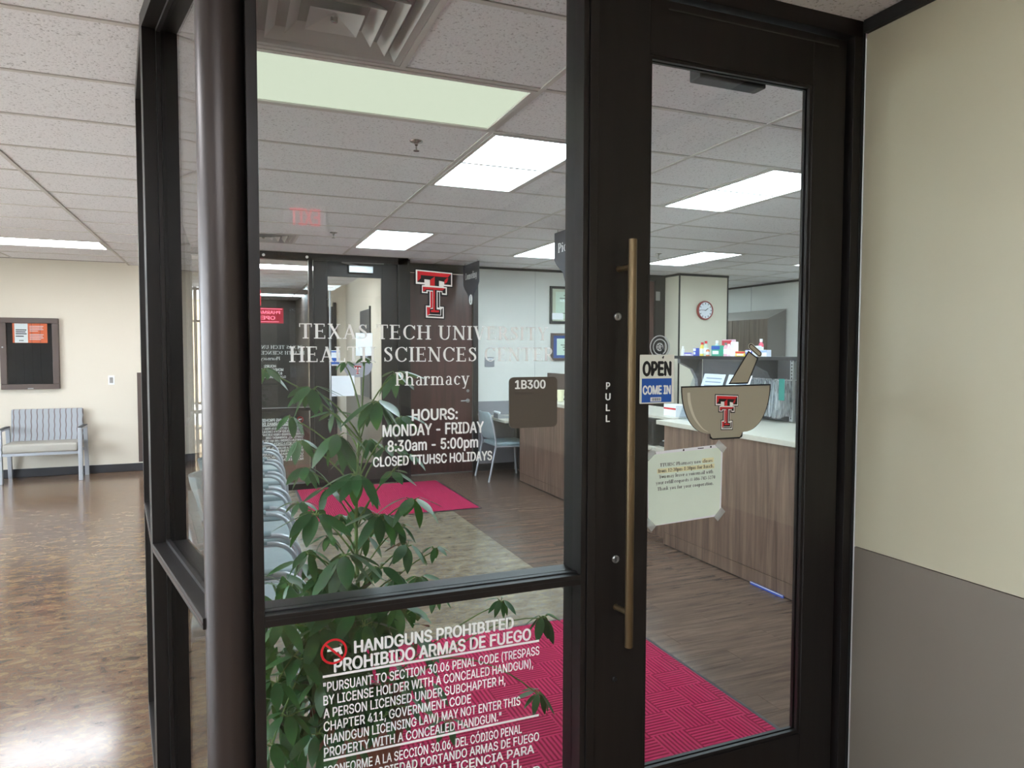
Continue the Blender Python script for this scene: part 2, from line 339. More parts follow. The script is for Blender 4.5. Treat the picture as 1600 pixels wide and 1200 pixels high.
# a small slab-serif alphabet drawn from strokes (cap height 1)
TK, TN, SF, XH = .15, .068, .06, .68
def _rect(x0,x1,y0,y1): return [[(x0,y0),(x1,y0),(x1,y1),(x0,y1)]]
def _st(x, y0=0, y1=1, b=1, t=1, W=None, s=.085):
    W = W or TK; o = _rect(x-W/2, x+W/2, y0, y1)
    if b: o += _rect(x-W/2-s, x+W/2+s, y0, y0+SF)
    if t == 1: o += _rect(x-W/2-s, x+W/2+s, y1-SF, y1)
    if t == 2: o += [[(x-W/2-s, y1-SF*1.6),(x,y1-SF*2.2),(x+W/2,y1),(x-W/2,y1)]]
    return o
def _ln(x0,y0,x1,y1,w): return [[(x0-w/2,y0),(x0+w/2,y0),(x1+w/2,y1),(x1-w/2,y1)]]
def _arc(cx,cy,rx,ry,a0,a1,W=None,w=None,n=14):
    W = W or TK; w = w or TN; o = []; P = []
    for i in range(n+1):
        a = R(a0+(a1-a0)*i/n); t = w+(W-w)*math.cos(a)**2
        P.append(((cx+(rx)*math.cos(a), cy+(ry)*math.sin(a)), (cx+(rx-t)*math.cos(a), cy+(ry-min(t, ry*.9))*math.sin(a))))
    for i in range(n): o.append([P[i][0],P[i+1][0],P[i+1][1],P[i][1]])
    return o
def _pa(pts, n=5):
    P = []
    for i in range(len(pts)-1):
        p0 = pts[max(i-1,0)]; p1 = pts[i]; p2 = pts[i+1]; p3 = pts[min(i+2,len(pts)-1)]
        for k in range(n):
            t = k/n
            P.append(tuple(.5*((2*p1[j])+(-p0[j]+p2[j])*t+(2*p0[j]-5*p1[j]+4*p2[j]-p3[j])*t*t+(-p0[j]+3*p1[j]-3*p2[j]+p3[j])*t**3) for j in range(3)))
    P.append(pts[-1]); L_ = []
    for i in range(len(P)):
        a = P[max(i-1,0)]; b = P[min(i+1,len(P)-1)]; dx, dy = b[0]-a[0], b[1]-a[1]; l = math.hypot(dx,dy) or 1
        nx, ny = -dy/l, dx/l; h = P[i][2]/2; L_.append(((P[i][0]+nx*h,P[i][1]+ny*h),(P[i][0]-nx*h,P[i][1]-ny*h)))
    return [[L_[i][0],L_[i+1][0],L_[i+1][1],L_[i][1]] for i in range(len(P)-1)]
def _hs(x, y, w=.2): return _rect(x-w/2, x+w/2, y, y+SF)
def _arch(xa, xb, top=XH, W=.12): return _arc((xa+xb)/2, top-.26, (xb-xa)/2, .26, 0, 180, W, .065, 10)
def _bowl(cx, rx=.25, W=None): return _arc(cx, XH/2, rx, XH/2+.01, 0, 360, W or TK, TN, 20)
def glyph(c):
    G = {
    'T': lambda: (_st(.37,0,1,1,0)+_rect(.03,.71,.94,1)+_rect(.03,.08,.76,1)+_rect(.66,.71,.76,1), .76),
    'E': lambda: (_st(.17)+_rect(.17,.6,.94,1)+_rect(.17,.5,.48,.535)+_rect(.17,.63,0,.06)+_rect(.55,.6,.8,1)+_rect(.58,.63,0,.22)+_rect(.46,.5,.4,.62), .71),
    'X': lambda: (_ln(.15,1,.63,0,.15)+_ln(.62,1,.13,0,.07)+_hs(.15,.945,.27)+_hs(.61,.945,.22)+_hs(.13,0,.22)+_hs(.64,0,.27), .79),
    'A': lambda: (_ln(.12,0,.4,1,.07)+_ln(.65,0,.38,1,.15)+_rect(.2,.55,.3,.355)+_hs(.12,0,.22)+_hs(.66,0,.27), .79),
    'S': lambda: (_pa([(.49,.8,.06),(.42,.92,.06),(.29,.955,.06),(.17,.88,.1),(.15,.74,.13),(.28,.58,.15),(.42,.46,.15),(.49,.29,.13),(.45,.13,.1),(.31,.04,.06),(.18,.07,.06),(.11,.2,.06)])+_rect(.47,.52,.72,.98)+_rect(.08,.13,.02,.28), .62),
    'C': lambda: (_arc(.45,.5,.39,.51,38,322,.15,.06,22)+_rect(.72,.77,.68,.98), .83),
    'H': lambda: (_st(.17)+_st(.69)+_rect(.17,.69,.48,.535), .87),
    'U': lambda: (_st(.18,.3,1,0,1)+_st(.67,.3,1,0,1,.075)+_arc(.415,.31,.3,.325,180,325,.135,.065,12)+_ln(.615,.1,.67,.34,.08), .86),
    'N': lambda: (_st(.15,0,1,1,0,.07)+_ln(.14,1,.69,0,.16)+_st(.69,0,1,0,1,.07)+_hs(.1,.945,.18), .86),
    'I': lambda: (_st(.18), .37), 
    'V': lambda: (_ln(.13,1,.4,0,.15)+_ln(.66,1,.4,0,.07)+_hs(.14,.945,.27)+_hs(.66,.945,.22), .79),
    'R': lambda: (_st(.17)+_rect(.17,.4,.945,1)+_rect(.17,.4,.46,.515)+_arc(.38,.73,.23,.27,-90,90)+_ln(.63,0,.36,.48,.14)+_hs(.66,0,.2), .75),
    'Y': lambda: (_ln(.13,1,.38,.42,.14)+_ln(.63,1,.38,.42,.07)+_st(.38,0,.46,1,0)+_hs(.14,.945,.26)+_hs(.63,.945,.22), .76),
    'L': lambda: (_st(.17)+_rect(.17,.58,0,.06)+_rect(.53,.58,0,.25), .64),
    'P': lambda: (_st(.17)+_rect(.17,.38,.945,1)+_rect(.17,.38,.42,.475)+_arc(.37,.71,.25,.29,-90,90), .68),
    'h': lambda: (_st(.14,0,1.06,1,2)+_arch(.1,.58)+_st(.52,0,.44,1,0,.12), .68),
    'n': lambda: (_st(.14,0,XH,1,2)+_arch(.1,.58)+_st(.52,0,.44,1,0,.12), .68),
    'm': lambda: (_st(.14,0,XH,1,2)+_arch(.1,.54)+_st(.48,0,.44,1,0,.12)+_arch(.44,.9)+_st(.84,0,.44,1,0,.12), 1.0),
    'u': lambda: (_st(.14,.2,XH,0,2,.12)+_arc(.32,.24,.24,.26,180,350,.12,.065,10)+_st(.52,0,XH,1,2,.12), .68),
    'r': lambda: (_st(.14,0,XH,1,2)+_arc(.32,.42,.2,.27,60,170,.09,.08,8)+_rect(.36,.46,.5,.66), .5),
    'a': lambda: (_st(.44,.05,.46,0,0,.12)+_arc(.3,.45,.2,.24,0,150,.12,.065,10)+_arc(.27,.19,.2,.21,70,330,.13,.06,14)+_rect(.4,.56,0,.055), .6),
    'c': lambda: (_arc(.32,.34,.26,.35,45,315,None,None,16)+_rect(.44,.54,.5,.6), .58),
    'y': lambda: (_ln(.11,XH,.33,0,.13)+_ln(.53,XH,.26,-.26,.07)+_hs(.12,XH-.055,.24)+_hs(.53,XH-.055,.2)+_rect(.1,.27,-.3,-.24), .64),
    'i': lambda: (_st(.16,0,XH,1,2)+_rect(.09,.23,.84,.98), .33),
    'l': lambda: (_st(.16,0,1.06,1,2), .33),
    'k': lambda: (_st(.14,0,1.06,1,2)+_ln(.5,XH,.2,.3,.07)+_ln(.53,0,.28,.4,.13)+_hs(.53,0,.2)+_hs(.5,XH-.055,.2), .66),
    'o': lambda: (_bowl(.32,.28), .64),
    'e': lambda: (_arc(.32,.34,.27,.35,0,315,None,None,18)+_rect(.1,.57,.34,.4), .62),
    's': lambda: (_pa([(.4,.52,.06),(.33,.63,.06),(.22,.64,.06),(.13,.55,.1),(.17,.43,.12),(.32,.31,.13),(.41,.18,.12),(.34,.06,.07),(.22,.03,.06),(.1,.12,.06)],4)+_rect(.38,.43,.46,.66)+_rect(.07,.12,.02,.2), .5),
    'g': lambda: (_bowl(.31,.25)+_st(.52,-.12,XH,0,0,.12)+_arc(.31,-.1,.27,.2,180,350,.1,.07,10), .68),
    'p': lambda: (_st(.14,-.32,XH,1,2)+_arc(.36,.34,.26,.35,-150,150,None,None,16), .68),
    'q': lambda: (_st(.52,-.32,XH,1,0)+_arc(.3,.34,.26,.35,30,330,None,None,16), .68),
    'v': lambda: (_ln(.11,XH,.32,0,.13)+_ln(.53,XH,.32,0,.07)+_hs(.12,XH-.055,.24)+_hs(.53,XH-.055,.2), .64),
    'w': lambda: (_ln(.11,XH,.28,0,.12)+_ln(.45,XH,.28,0,.07)+_ln(.45,XH,.62,0,.12)+_ln(.8,XH,.62,0,.07)+_hs(.12,XH-.055,.24)+_hs(.8,XH-.055,.2), .92),
    't': lambda: (_st(.17,.08,.9,0,0)+_rect(.03,.38,XH-.06,XH)+_pa([(.17,.1,.12),(.24,.03,.08),(.38,.05,.06)],4), .42),
    'f': lambda: (_st(.17,0,.86,1,0)+_rect(.03,.38,XH-.06,XH)+_arc(.3,.84,.2,.22,50,180,.12,.07,8), .42),
    '.': lambda: (_rect(.08,.23,0,.15), .3), ':': lambda: (_rect(.08,.23,0,.15)+_rect(.08,.23,.48,.63), .32),
    '-': lambda: (_rect(.04,.34,.3,.38), .38),
    '0': lambda: (_arc(.31,.5,.27,.51,0,360,None,None,20), .62), '1': lambda: (_st(.31,0,1,1,0)+_ln(.12,.78,.3,.98,.1), .62),
    '2': lambda: (_arc(.3,.7,.24,.3,-20,170,None,.07,12)+_ln(.13,.05,.46,.58,.13)+_rect(.06,.56,0,.09), .62),
    '3': lambda: (_arc(.28,.75,.23,.25,-90,150,None,.07,12)+_arc(.28,.27,.26,.28,-150,90,None,.07,12), .62),
    '4': lambda: (_st(.42,0,1,1,0)+_ln(.08,.3,.4,1,.09)+_rect(.05,.58,.26,.34), .62),
    '5': lambda: (_rect(.14,.52,.9,1)+_rect(.14,.22,.5,.95)+_arc(.28,.3,.27,.31,-150,120,None,.07,14), .62),
    '6': lambda: (_arc(.31,.3,.26,.31,0,360,None,.06,18)+_ln(.13,.4,.42,1,.11), .62),
    '7': lambda: (_rect(.07,.56,.9,1)+_ln(.22,0,.5,.95,.13), .62),
    '8': lambda: (_arc(.31,.76,.21,.25,0,360,.12,.06,16)+_arc(.31,.28,.26,.29,0,360,None,.06,16), .62),
    '@': lambda: (_arc(.45,.4,.42,.5,-50,250,.07,.06,20)+_arc(.45,.38,.18,.24,0,360,.08,.06,12), .92)}
    return G[c]() if c in G else ([], .34)
def serif(s, bold=0):
    global TK, TN
    keep = TK, TN
    if bold > .03: TK, TN = .2, .1
    v, f, x = [], [], 0
    for c in s:
        ps, adv = glyph(c)
        for q in ps: f.append(tuple(range(len(v), len(v)+len(q)))); v += [(x+a, b, (len(f)%9)*.00004) for a, b in q]
        x += adv+.04
    TK, TN = keep
    return v, f
def words(parent, m, s, x0, x1, base, cap, y, bold=0, fn=None):
    """a line of serif lettering, each word a mesh of its own"""
    W = s.split(' ')
    if x1 is None: raise ValueError
    v, f = serif(s, bold); a0 = min(p[0] for p in v); a1 = max(p[0] for p in v); kx = (x1-x0)/(a1-a0); pos = 0
    for wd in W:
        adv = sum(glyph(c)[1]+.04 for c in s[:pos]); wv, wf = serif(wd, bold)
        vf = ([(x0+(p[0]+adv-a0)*kx, base+p[1]*cap, p[2]) for p in wv], wf)
        flat('text_word', m, [fn(vf) if fn else vf], parent, y); pos += len(wd)+1
def on_wall(pts, f, M): return [M @ Vector((x, 0, z)) for x, z in pts], f
def flat(name, m, parts, parent, y, M=None):
    """flat lettering or print: 2D parts in the X-Z plane at depth y"""
    mb = MB()
    for v, f in parts: mb.add([(p[0], y-(p[2] if len(p) > 2 else 0), p[1]) for p in v], f)   # overlapping strokes are stacked a hair apart
    me = bpy.data.meshes.new(name); me.from_pydata(mb.v, [], mb.f); me.materials.append(m)
    o = bpy.data.objects.new(name, me); COL.objects.link(o); o.parent = parent
    return o
def pg(pts): return (pts, [tuple(range(len(pts)))])
def disc(cx, cz, r, n=28, k=1): return pg([(cx+r*math.cos(2*math.pi*i/n), cz+r*k*math.sin(2*math.pi*i/n)) for i in range(n)])
def ring(cx, cz, r0, r1, n=28):
    v = [(cx+r*math.cos(2*math.pi*i/n), cz+r*math.sin(2*math.pi*i/n)) for r in (r0, r1) for i in range(n)]
    return (v, [(i, (i+1)%n, n+(i+1)%n, n+i) for i in range(n)])
def logo(parent, x0, z1, k, y):
    """the interlocking double T mark, traced on a 960 grid (k = metres per grid unit), in stacked flat layers"""
    q = lambda pts: pg([(x0+(a-95)*k, z1-(b-205)*k) for a, b in pts])
    outer = [(80,205),(800,240),(800,530),(705,530),(705,690),(555,690),(555,865),(645,870),(645,1115),(270,1105),(270,850),(330,850),(330,665),(190,665),(190,500),(80,495)]
    cream = [(104,228),(785,262),(785,512),(625,505),(625,520),(685,525),(685,665),(590,660),(590,615),(552,612),(552,880),(625,885),(625,1095),(288,1085),(288,868),(358,868),(358,610),(322,608),(322,645),(215,640),(215,505),(270,495),(270,488),(104,482)]
    inner = [(132,250),(765,282),(765,482),(635,478),(635,430),(535,412),(535,512),(365,505),(365,402),(262,396),(262,455),(132,450)]
    flat('outline_layer', M_black_ink, [q(outer)], parent, y)
    flat('cream_layer', M_white, [q(cream)], parent, y-.0003)
    flat('black_layer', M_black_ink, [q(inner), q([(232,530),(660,545),(660,640),(600,636),(600,600),(490,592),(490,930),(560,935),(560,1030),(360,1022),(360,925),(420,925),(420,595),(300,590),(300,625),(232,620)]),
        q([(508,615),(540,617),(540,900),(508,898)]), q([(305,1050),(330,1062),(605,1068),(605,900),(575,935),(572,1042),(380,1035)])], parent, y-.0006)
    flat('red_layer', M_red, [q([(132,250),(765,282),(700,345),(195,322)]), q([(132,250),(195,322),(195,380),(132,445)]), q([(372,400),(455,340),(455,508),(372,505)]), q([(690,355),(710,360),(690,430),(640,470),(640,400)]),
        q([(232,530),(655,545),(600,585),(285,570),(285,590),(232,620)]), q([(428,580),(458,585),(458,960),(428,960)]), q([(375,612),(412,614),(412,905),(375,905)]), q([(305,895),(410,900),(360,925),(360,1022),(310,1045)]), q([(380,985),(385,945),(535,955),(530,985)])], parent, y-.0009)
# ================================================================== THE SETTING
S = 'structure'
def struct(o, label, cat): return tag(o, label, cat, None, S)
# floors
fl = MB().box(-5.6, 2.08, -5, 10.5, -.05, 0).box(-1.1, 1.9, 10.5, 16.6, -.05, 0).box(2.08, 8.35, 1.5, 10.6, -.05, -.003).build('floor', M_floor)
struct(fl, 'glossy mottled brown sheet vinyl floor of the lobby', 'floor')
MB().add([(-.42,8.37,.0012),(-.35,4.6,.0012),(-.28,2.9,.0012),(-.05,1.95,.0012),(2.08,1.93,.0012),(2.08,8.4,.0012)], [(0,1,2,3,4,5)]).build('lit_vinyl_area', M_floor2, fl)  # same vinyl as the lobby, interior light painted into its colour
fw = bx('floor_wood', M_black, 2.08, 3.4, 1.93, 8.8, -.004, -.0005); struct(fw, 'dark brown wood plank floor in front of the pharmacy counter', 'floor')
pl_me = {}
y = 1.93; row = 0
while y < 8.8-.01:
    y1 = min(y+.152, 8.8); off = (row*.37) % .92; xs = [2.08]
    while True:
        nx = 2.08+off+.92*(len(xs)-1)
        if nx > 3.38: break
        if nx > xs[-1]+.08: xs.append(nx)
        else: off += .92
    xs.append(3.39)
    for a, b_ in zip(xs[:-1], xs[1:]):
        MB().box(a+.0008, b_-.0008, y+.0008, y1-.0008, -.003, .002).build('plank', M_plank, fw)
    y = y1; row += 1
bx('staff_floor', M_plank, 3.39, 8.2, 1.93, 10.5, -.003, .001, fw)
# --------------------------------------------------------- ceiling with grid, tiles and fixtures
GX, GY, DX, DY = 1.270, 2.790, .6096, .617          # half-tile pitch along X, tile pitch along Y
ceil = bx('ceiling', M_ceilbase, -5.6, 8.4, -5, 16.6, CEIL+.03, CEIL+.1)
struct(ceil, 'suspended ceiling of pale speckled tiles in a metal grid', 'ceiling')
fix = {}                                              # (i,j) half-cells taken by a fixture
def cell(i, j): return GX+DX*i, GX+DX*(i+1), GY+DY*j, GY+DY*(j+1)
LIGHTS = [  # i0, j0, ni, nj, material, label
 (-2, 0, 2, 1, M_lampw, 'dim yellowish ceiling light just inside the glass, next to the big air vent'),
 (0, 1, 1, 2, M_lamp, 'bright cool ceiling light nearest above the pharmacy aisle, right of the sprinkler'),
 (0, 6, 1, 2, M_lamp, 'bright ceiling light farther down the aisle, above the red and black emblem'),
 (3, 1, 1, 2, M_lamp, 'bright ceiling light seen through the upper door glass, over the near counter'),
 (3, 6, 1, 2, M_lamp, 'ceiling light partly hidden by the hanging pick up sign'),
 (6, 6, 1, 2, M_lamp, 'ceiling light in front of the clock column, low in the door glass'),
 (9, 6, 2, 1, M_lamp, 'small far ceiling light above the wall cabinets'),
 (6, 1, 1, 2, M_lamp, 'ceiling light over the staff area behind the near counter'),
 (-6, 9, 2, 1, M_lampl, 'warm white ceiling light strip in the lobby above the bench wall'),
 (-8, 4, 2, 1, M_lampl, 'ceiling light in the middle of the lobby'),
 (-6, -1, 2, 1, M_lampl, 'ceiling light in the lobby beside the glass storefront'),
 (-8, -6, 2, 1, M_lampl, 'ceiling light at the near end of the lobby'),
 (-4, -6, 2, 1, M_lampn, 'added unseen ceiling light behind the viewer, left of the exit sign'),  # added fill lamp, brightens the lettering and papers on the glass
 (-4, -10, 2, 1, M_lampn, 'added unseen ceiling light farthest behind the viewer'),  # second lamp added for the surfaces facing the viewer
 (9, 11, 1, 1, M_lamp, 'added hidden ceiling light in the staff passage behind the clock column'),  # added out of sight to brighten the staff wall
 (9, 1, 1, 2, M_lamp, 'added unseen ceiling light at the right side of the staff area'),  # added because the staff side was too dark
 (-2, 11, 2, 1, M_lampl, 'ceiling light just beyond the far glass door'),
 (-2, 19, 3, 1, M_lamp, 'ceiling light at the far end of the back corridor')]
for i0, j0, ni, nj, m, lab in LIGHTS:
    for i in range(i0, i0+ni):
        for j in range(j0, j0+nj): fix[(i,j)] = 1
    x0, x1 = GX+DX*i0, GX+DX*(i0+ni); y0, y1 = GY+DY*j0, GY+DY*(j0+nj)
    t = thing('ceiling_light', lab, 'light', ((x0+x1)/2, (y0+y1)/2, CEIL), 0, 'fluorescent ceiling panels')
    a, b_ = (x1-x0)/2-.013, (y1-y0)/2-.013; fwid = .024
    MB().box(-a,a,-b_,-b_+fwid,-.004,.03).box(-a,a,b_-fwid,b_,-.004,.03).box(-a,-a+fwid,-b_+fwid,b_-fwid,-.004,.03).box(a-fwid,a,-b_+fwid,b_-fwid,-.004,.03).build('frame', M_tbar, t)
    MB().box(-a+fwid,a-fwid,-b_+fwid,b_-fwid,.004,.010).build('diffuser', m, t)
def vent(i, j, lab):
    fix[(i,j)] = 1; x0, x1, y0, y1 = cell(i, j)
    t = thing('ceiling_air_vent', lab, 'vent', ((x0+x1)/2,(y0+y1)/2,CEIL), 0, 'square louvred ceiling vents')
    def frustum(name, r0, z0, r1, z1, parent):
        mb = MB(); v = [(sx*r, sy*r, z) for r, z in ((r0,z0),(r1,z1)) for sx, sy in ((-1,-1),(1,-1),(1,1),(-1,1))]
        v += [(p[0]*.985, p[1]*.985, p[2]+.006) for p in v]
        fs = [(k,(k+1)%4,4+(k+1)%4,4+k) for k in range(4)]+[(8+k,12+k,12+(k+1)%4,8+(k+1)%4) for k in range(4)]+[(4+k,4+(k+1)%4,12+(k+1)%4,12+k) for k in range(4)]+[(k,8+k,8+(k+1)%4,(k+1)%4) for k in range(4)]
        return mb.add(v, fs).build(name, M_vent, parent)
    frustum('rim', .291, .0, .262, .0, t); frustum('louver', .262, -.002, .225, .05, t)
    frustum('louver', .215, -.004, .165, .045, t); frustum('louver', .15, -.006, .10, .04, t)
    c = MB(); r = .088; c.add([(-r,-r,-.006),(r,-r,-.006),(r,r,-.006),(-r,r,-.006),(0,0,.028)], [(0,1,4),(1,2,4),(2,3,4),(3,0,4)]).build('center_cone', M_vent, t)
    MB().lathe([(.012,.01),(.012,-.004),(.006,-.006)], seg=12).build('center_screw', M_chrome, t)
    bx('duct_back', M_black, -.29, .29, -.29, .29, .055, .06, t)
vent(-2, -1, 'large square louvred air vent at the top of the glass panel')
vent(-2, 7, 'small far air vent beside the glass wall of the back entrance')
tiles = {}
def tile_mesh(wx):
    if wx not in tiles:
        e = .014; o = MB().box(-wx/2+e, wx/2-e, -DY/2+e, DY/2-e, .0, .012).build('ceiling_tile', M_tile, ceil); tiles[wx] = o.data; bpy.data.objects.remove(o)
    return tiles[wx]
bars = MB(); ntile = 0; rest = MB()
BH = .012
def inplan(x, y):
    return (-5.6 < x < 2.1 and -5 < y < 10.5) or (2 < x < 8.3 and 1.8 < y < 10.5) or (-1.1 < x < 1.9 and 10.4 < y < 16.6)
for j in range(-13, 23):
    for i in range(-12, 12, 2):
        x0, x1, y0, y1 = cell(i, j); xm = x1
        cx, cy = xm, (y0+y1)/2
        if not inplan(cx, cy): continue
        for (a, n) in ([(i, 2)] if not fix.get((i,j)) and not fix.get((i+1,j)) else [(k, 1) for k in (i, i+1) if not fix.get((k,j))]):
            q0 = GX+DX*a; q1 = q0+DX*n; c = ((q0+q1)/2, cy, CEIL+.004)
            vis = False
            for sx in (q0, c[0], q1):
                for sy in (y0, y1):
                    u, v_, k = pix((sx, sy, CEIL))
                    if k > .3 and -40 < u < 1640 and -40 < v_ < 1240: vis = True
            if vis and cy < 10.6 and ntile < 295:
                o = bpy.data.objects.new('ceiling_tile', tile_mesh(DX*n)); COL.objects.link(o); o.parent = ceil; o.location = c; ntile += 1
            else:
                rest.box(q0+.014, q1-.014, y0+.014, y1-.014, CEIL+.004, CEIL+.016)
        bars.box(x0, GX+DX*(i+2), y0-BH, y0+BH, CEIL, CEIL+.03)
        bars.box(x0-BH, x0+BH, y0, y1, CEIL-.0006, CEIL+.03)
        if fix.get((i,j)) != fix.get((i+1,j)): bars.box(xm-BH, xm+BH, y0, y1, CEIL-.0006, CEIL+.03)
bars.build('ceiling_grid', M_tbar, ceil)
o = rest.build('ceiling_tiles_beyond', M_tile, ceil); o['kind'] = 'stuff'
# --------------------------------------------------------- walls
def panel_wall(name, label, boxes): 
    t = thing(name, label, 'wall', (0,0,0), 0, None, S)
    return t
# right wall: cream panel over taupe wainscot, dark reveal between
wr = bx('wall_right', M_black, 2.036, 2.15, -5, 1.80, 0, CEIL+.03); struct(wr, 'cream wall with taupe wainscot right of the door', 'wall')
bx('wall_panel', M_creamR, 2.028, 2.036, -5, 1.80, .9225, CEIL-.042, wr)
bx('wainscot_panel', M_wains, 2.028, 2.036, -5, 1.80, .0, .9195, wr)
tr = bx('trim_1', M_black, 2.012, 2.036, -5, 1.80, CEIL-.04, CEIL+.002); struct(tr, 'black trim along the ceiling above the cream right wall', 'trim')
# lobby far wall
wl = bx('wall_lobby', M_cream, -5.6, -1.04, 10.5, 10.65, 0, CEIL+.03); struct(wl, 'cream lobby wall behind the bench and notice case', 'wall')
bb = bx('baseboard_lobby', M_base, -5.6, -1.04, 10.485, 10.5, 0, .105, None, .003); struct(bb, 'dark rubber baseboard under the cream lobby wall', 'baseboard')
wl2 = bx('wall_corridor_left', M_cream, -1.19, -1.04, 10.65, 13.5, 0, CEIL+.03); struct(wl2, 'cream corridor wall past the lobby corner', 'wall')
cg = MB().box(-1.105,-1.035,10.488,10.5,.12,1.31).box(-1.04,-1.03,10.488,10.56,.12,1.31).build('corner_guard', M_brownframe, None, .002); tag(cg, 'brown corner guard on the lobby wall edge beside the glass frame', 'corner guard')
# lobby left wall with a daylight window
wlw = MB().box(-5.75,-5.6,-5,.5,0,CEIL+.03).box(-5.75,-5.6,8.0,10.65,0,CEIL+.03).box(-5.75,-5.6,.5,8.0,0,.35).box(-5.75,-5.6,.5,8.0,2.5,CEIL+.03).build('wall_left', M_cream); struct(wlw, 'cream outer lobby wall with a wide daylight window', 'wall')
wd = thing('window_1', 'wide dark framed daylight window on the left lobby wall', 'window', (0,0,0), 0, None, S)
for k in range(6): bx('mullion', M_frame, -5.72,-5.64, .5+1.49*k, .55+1.49*k, .35, 2.5, wd)
for z in (.35, 2.45): bx('frame_rail', M_frame, -5.72,-5.64, .55, 7.95, z, z+.05, wd)
for k in range(5): bx('pane', M_glass, -5.683,-5.677, .55+1.49*k, .5+1.49*(k+1), .4, 2.45, wd)
wb_ = bx('wall_back', M_cream, -5.75, 2.15, -5.15, -5, 0, CEIL+.03); struct(wb_, 'cream wall at the near end of the lobby', 'wall')
# pharmacy front wall right of the door, far wall, staff walls
wf = bx('wall_front', M_whitew, 2.15, 8.35, 1.80, 1.92, 0, CEIL+.03); struct(wf, 'pale pharmacy wall beside the entrance door', 'wall')
wfar = MB().box(3.085,5.66,8.8,8.95,0,CEIL+.03).box(2.04,3.085,8.8,8.95,2.62,CEIL+.03).box(5.66,6.02,8.8,8.95,2.66,CEIL+.03).build('wall_far', M_whitew); struct(wfar, 'pale far pharmacy wall with framed certificates', 'wall')
bx('wainscot_panel', M_greyw, 3.085, 5.66, 8.793, 8.8, .0, .935, wfar); bx('top_trim', M_black, 3.085, 5.66, 8.785, 8.8, CEIL-.03, CEIL, wfar)
bx('base_trim', M_base, 3.085, 5.66, 8.787, 8.793, 0, .1, wfar); bx('panel_seam', M_greyw, 3.912, 3.915, 8.7985, 8.8, .94, CEIL-.03, wfar)
wc = bx('wall_corridor_right', M_cream, 1.9, 2.04, 8.46, 12.3, 0, CEIL+.03); struct(wc, 'cream corridor wall seen through the far glass door', 'wall')
bx('wainscot_panel', M_wains, 1.893, 1.9, 8.47, 12.2, 0, .92, wc)
wc2 = bx('wall_corridor_end', M_cream, 1.45, 2.04, 12.2, 12.3, 0, CEIL+.03); struct(wc2, 'cream end wall of the back corridor', 'wall')
wc3 = bx('wall_corridor_back', M_frame_in, -.1, 1.5, 16.5, 16.6, 0, CEIL+.03); struct(wc3, 'dark far end of the back corridor', 'wall')
wc4 = bx('wall_corridor_side', M_brownframe, 1.45, 1.5, 12.3, 16.5, 0, CEIL+.03); struct(wc4, 'dim side wall of the back corridor', 'wall')
wc5 = bx('wall_entry_side', M_brownframe, .02, .1, 13.5, 16.5, 0, CEIL+.03); struct(wc5, 'brown wall beside the outer glass entrance', 'wall')
colm = bx('wall_column', mat('warm_column_vinyl', (208,202,184), .6), 6.0, 6.85, 8.43, 8.9, 0, CEIL+.03); struct(colm, 'pale boxed column that carries the round clock', 'wall')
bx('corner_trim', M_black, 5.99, 6.012, 8.42, 8.432, 0, CEIL, colm); bx('corner_trim', M_black, 6.842, 6.858, 8.42, 8.432, 0, CEIL, colm)
bx('top_trim', M_black, 5.985, 6.86, 8.415, 8.43, CEIL-.032, CEIL, colm); bx('top_trim', M_black, 5.985, 6.0, 8.43, 8.8, CEIL-.032, CEIL, colm)
ws = bx('wall_staff', M_whitew, 8.2, 8.35, 1.92, 10.5, 0, CEIL+.03); struct(ws, 'white staff area wall behind the wall cabinet', 'wall')
bx('top_trim', M_black, 8.18, 8.2, 1.92, 10.5, CEIL-.03, CEIL, ws); bx('panel_seam', M_greyw, 8.197, 8.2, 9.48, 9.483, 0, CEIL-.03, ws)
wsb = bx('wall_staff_back', M_whitew, 6.0, 8.35, 10.5, 10.62, 0, CEIL+.03); struct(wsb, 'white back wall of the staff area', 'wall')
wse = bx('wall_staff_side', M_whitew, 5.9, 6.0, 8.9, 10.6, 0, CEIL+.03); struct(wse, 'side wall of the staff passage behind the column', 'wall')
# outside beyond the corridor: pavement and a tan building
MB().box(-30,30,16.7,40,-.12,-.05).box(-30,-5.8,-20,16.7,-.12,-.05).build('ground', mat('pavement', (196,190,180), .9, var=.1)); struct(bpy.data.objects['ground'], 'pale pavement outside the glass entrance', 'ground')
bldg = thing('building', 'tan building across the pavement outside the far glass entrance', 'building', (0,24,0))
bx('facade', mat('tan_stucco', (150,126,102), .9, var=.08, scale=(2,2,2)), -9, 8, 0, 1, -.1, 3.2, bldg); bx('parapet', mat('pale_stucco', (176,168,152), .9), -9.05, 8.05, -.05, 1, 3.2, 7, bldg)
# =============================================================== THE NEAR STOREFRONT
YF, YG, YB = 1.81, 1.865, 1.925      # front face, glass, back face
HZ = 2.668
def pane(name, x0, x1, z0, z1, parent, y=YG, m=None): return bx(name, m or M_glass, x0, x1, y-.003, y+.003, z0, z1, parent)
def bead(parent, x0, x1, z0, z1, y=YG, d=.016, t=.012):
    MB().box(x0,x1,y-d,y-.004,z0,z0+t).box(x0,x1,y-d,y-.004,z1-t,z1).box(x0,x0+t,y-d,y-.004,z0+t,z1-t).box(x1-t,x1,y-d,y-.004,z0+t,z1-t).build('glazing_bead', M_frame, parent)
w2 = thing('window_2', 'tall dark framed glass side panel with pharmacy lettering beside the door', 'window', (0,0,0), 0, None, S)
bx('jamb', M_frame, .052, .078, YF, YB, 0, HZ, w2, .0015)
MB().box(.955,.972,YF,YB,0,HZ).build('mullion', M_frame, w2, .0015); MB().box(.9745,1.002,YF-.003,YB,0,HZ).build('mullion', M_frame, w2, .0015)
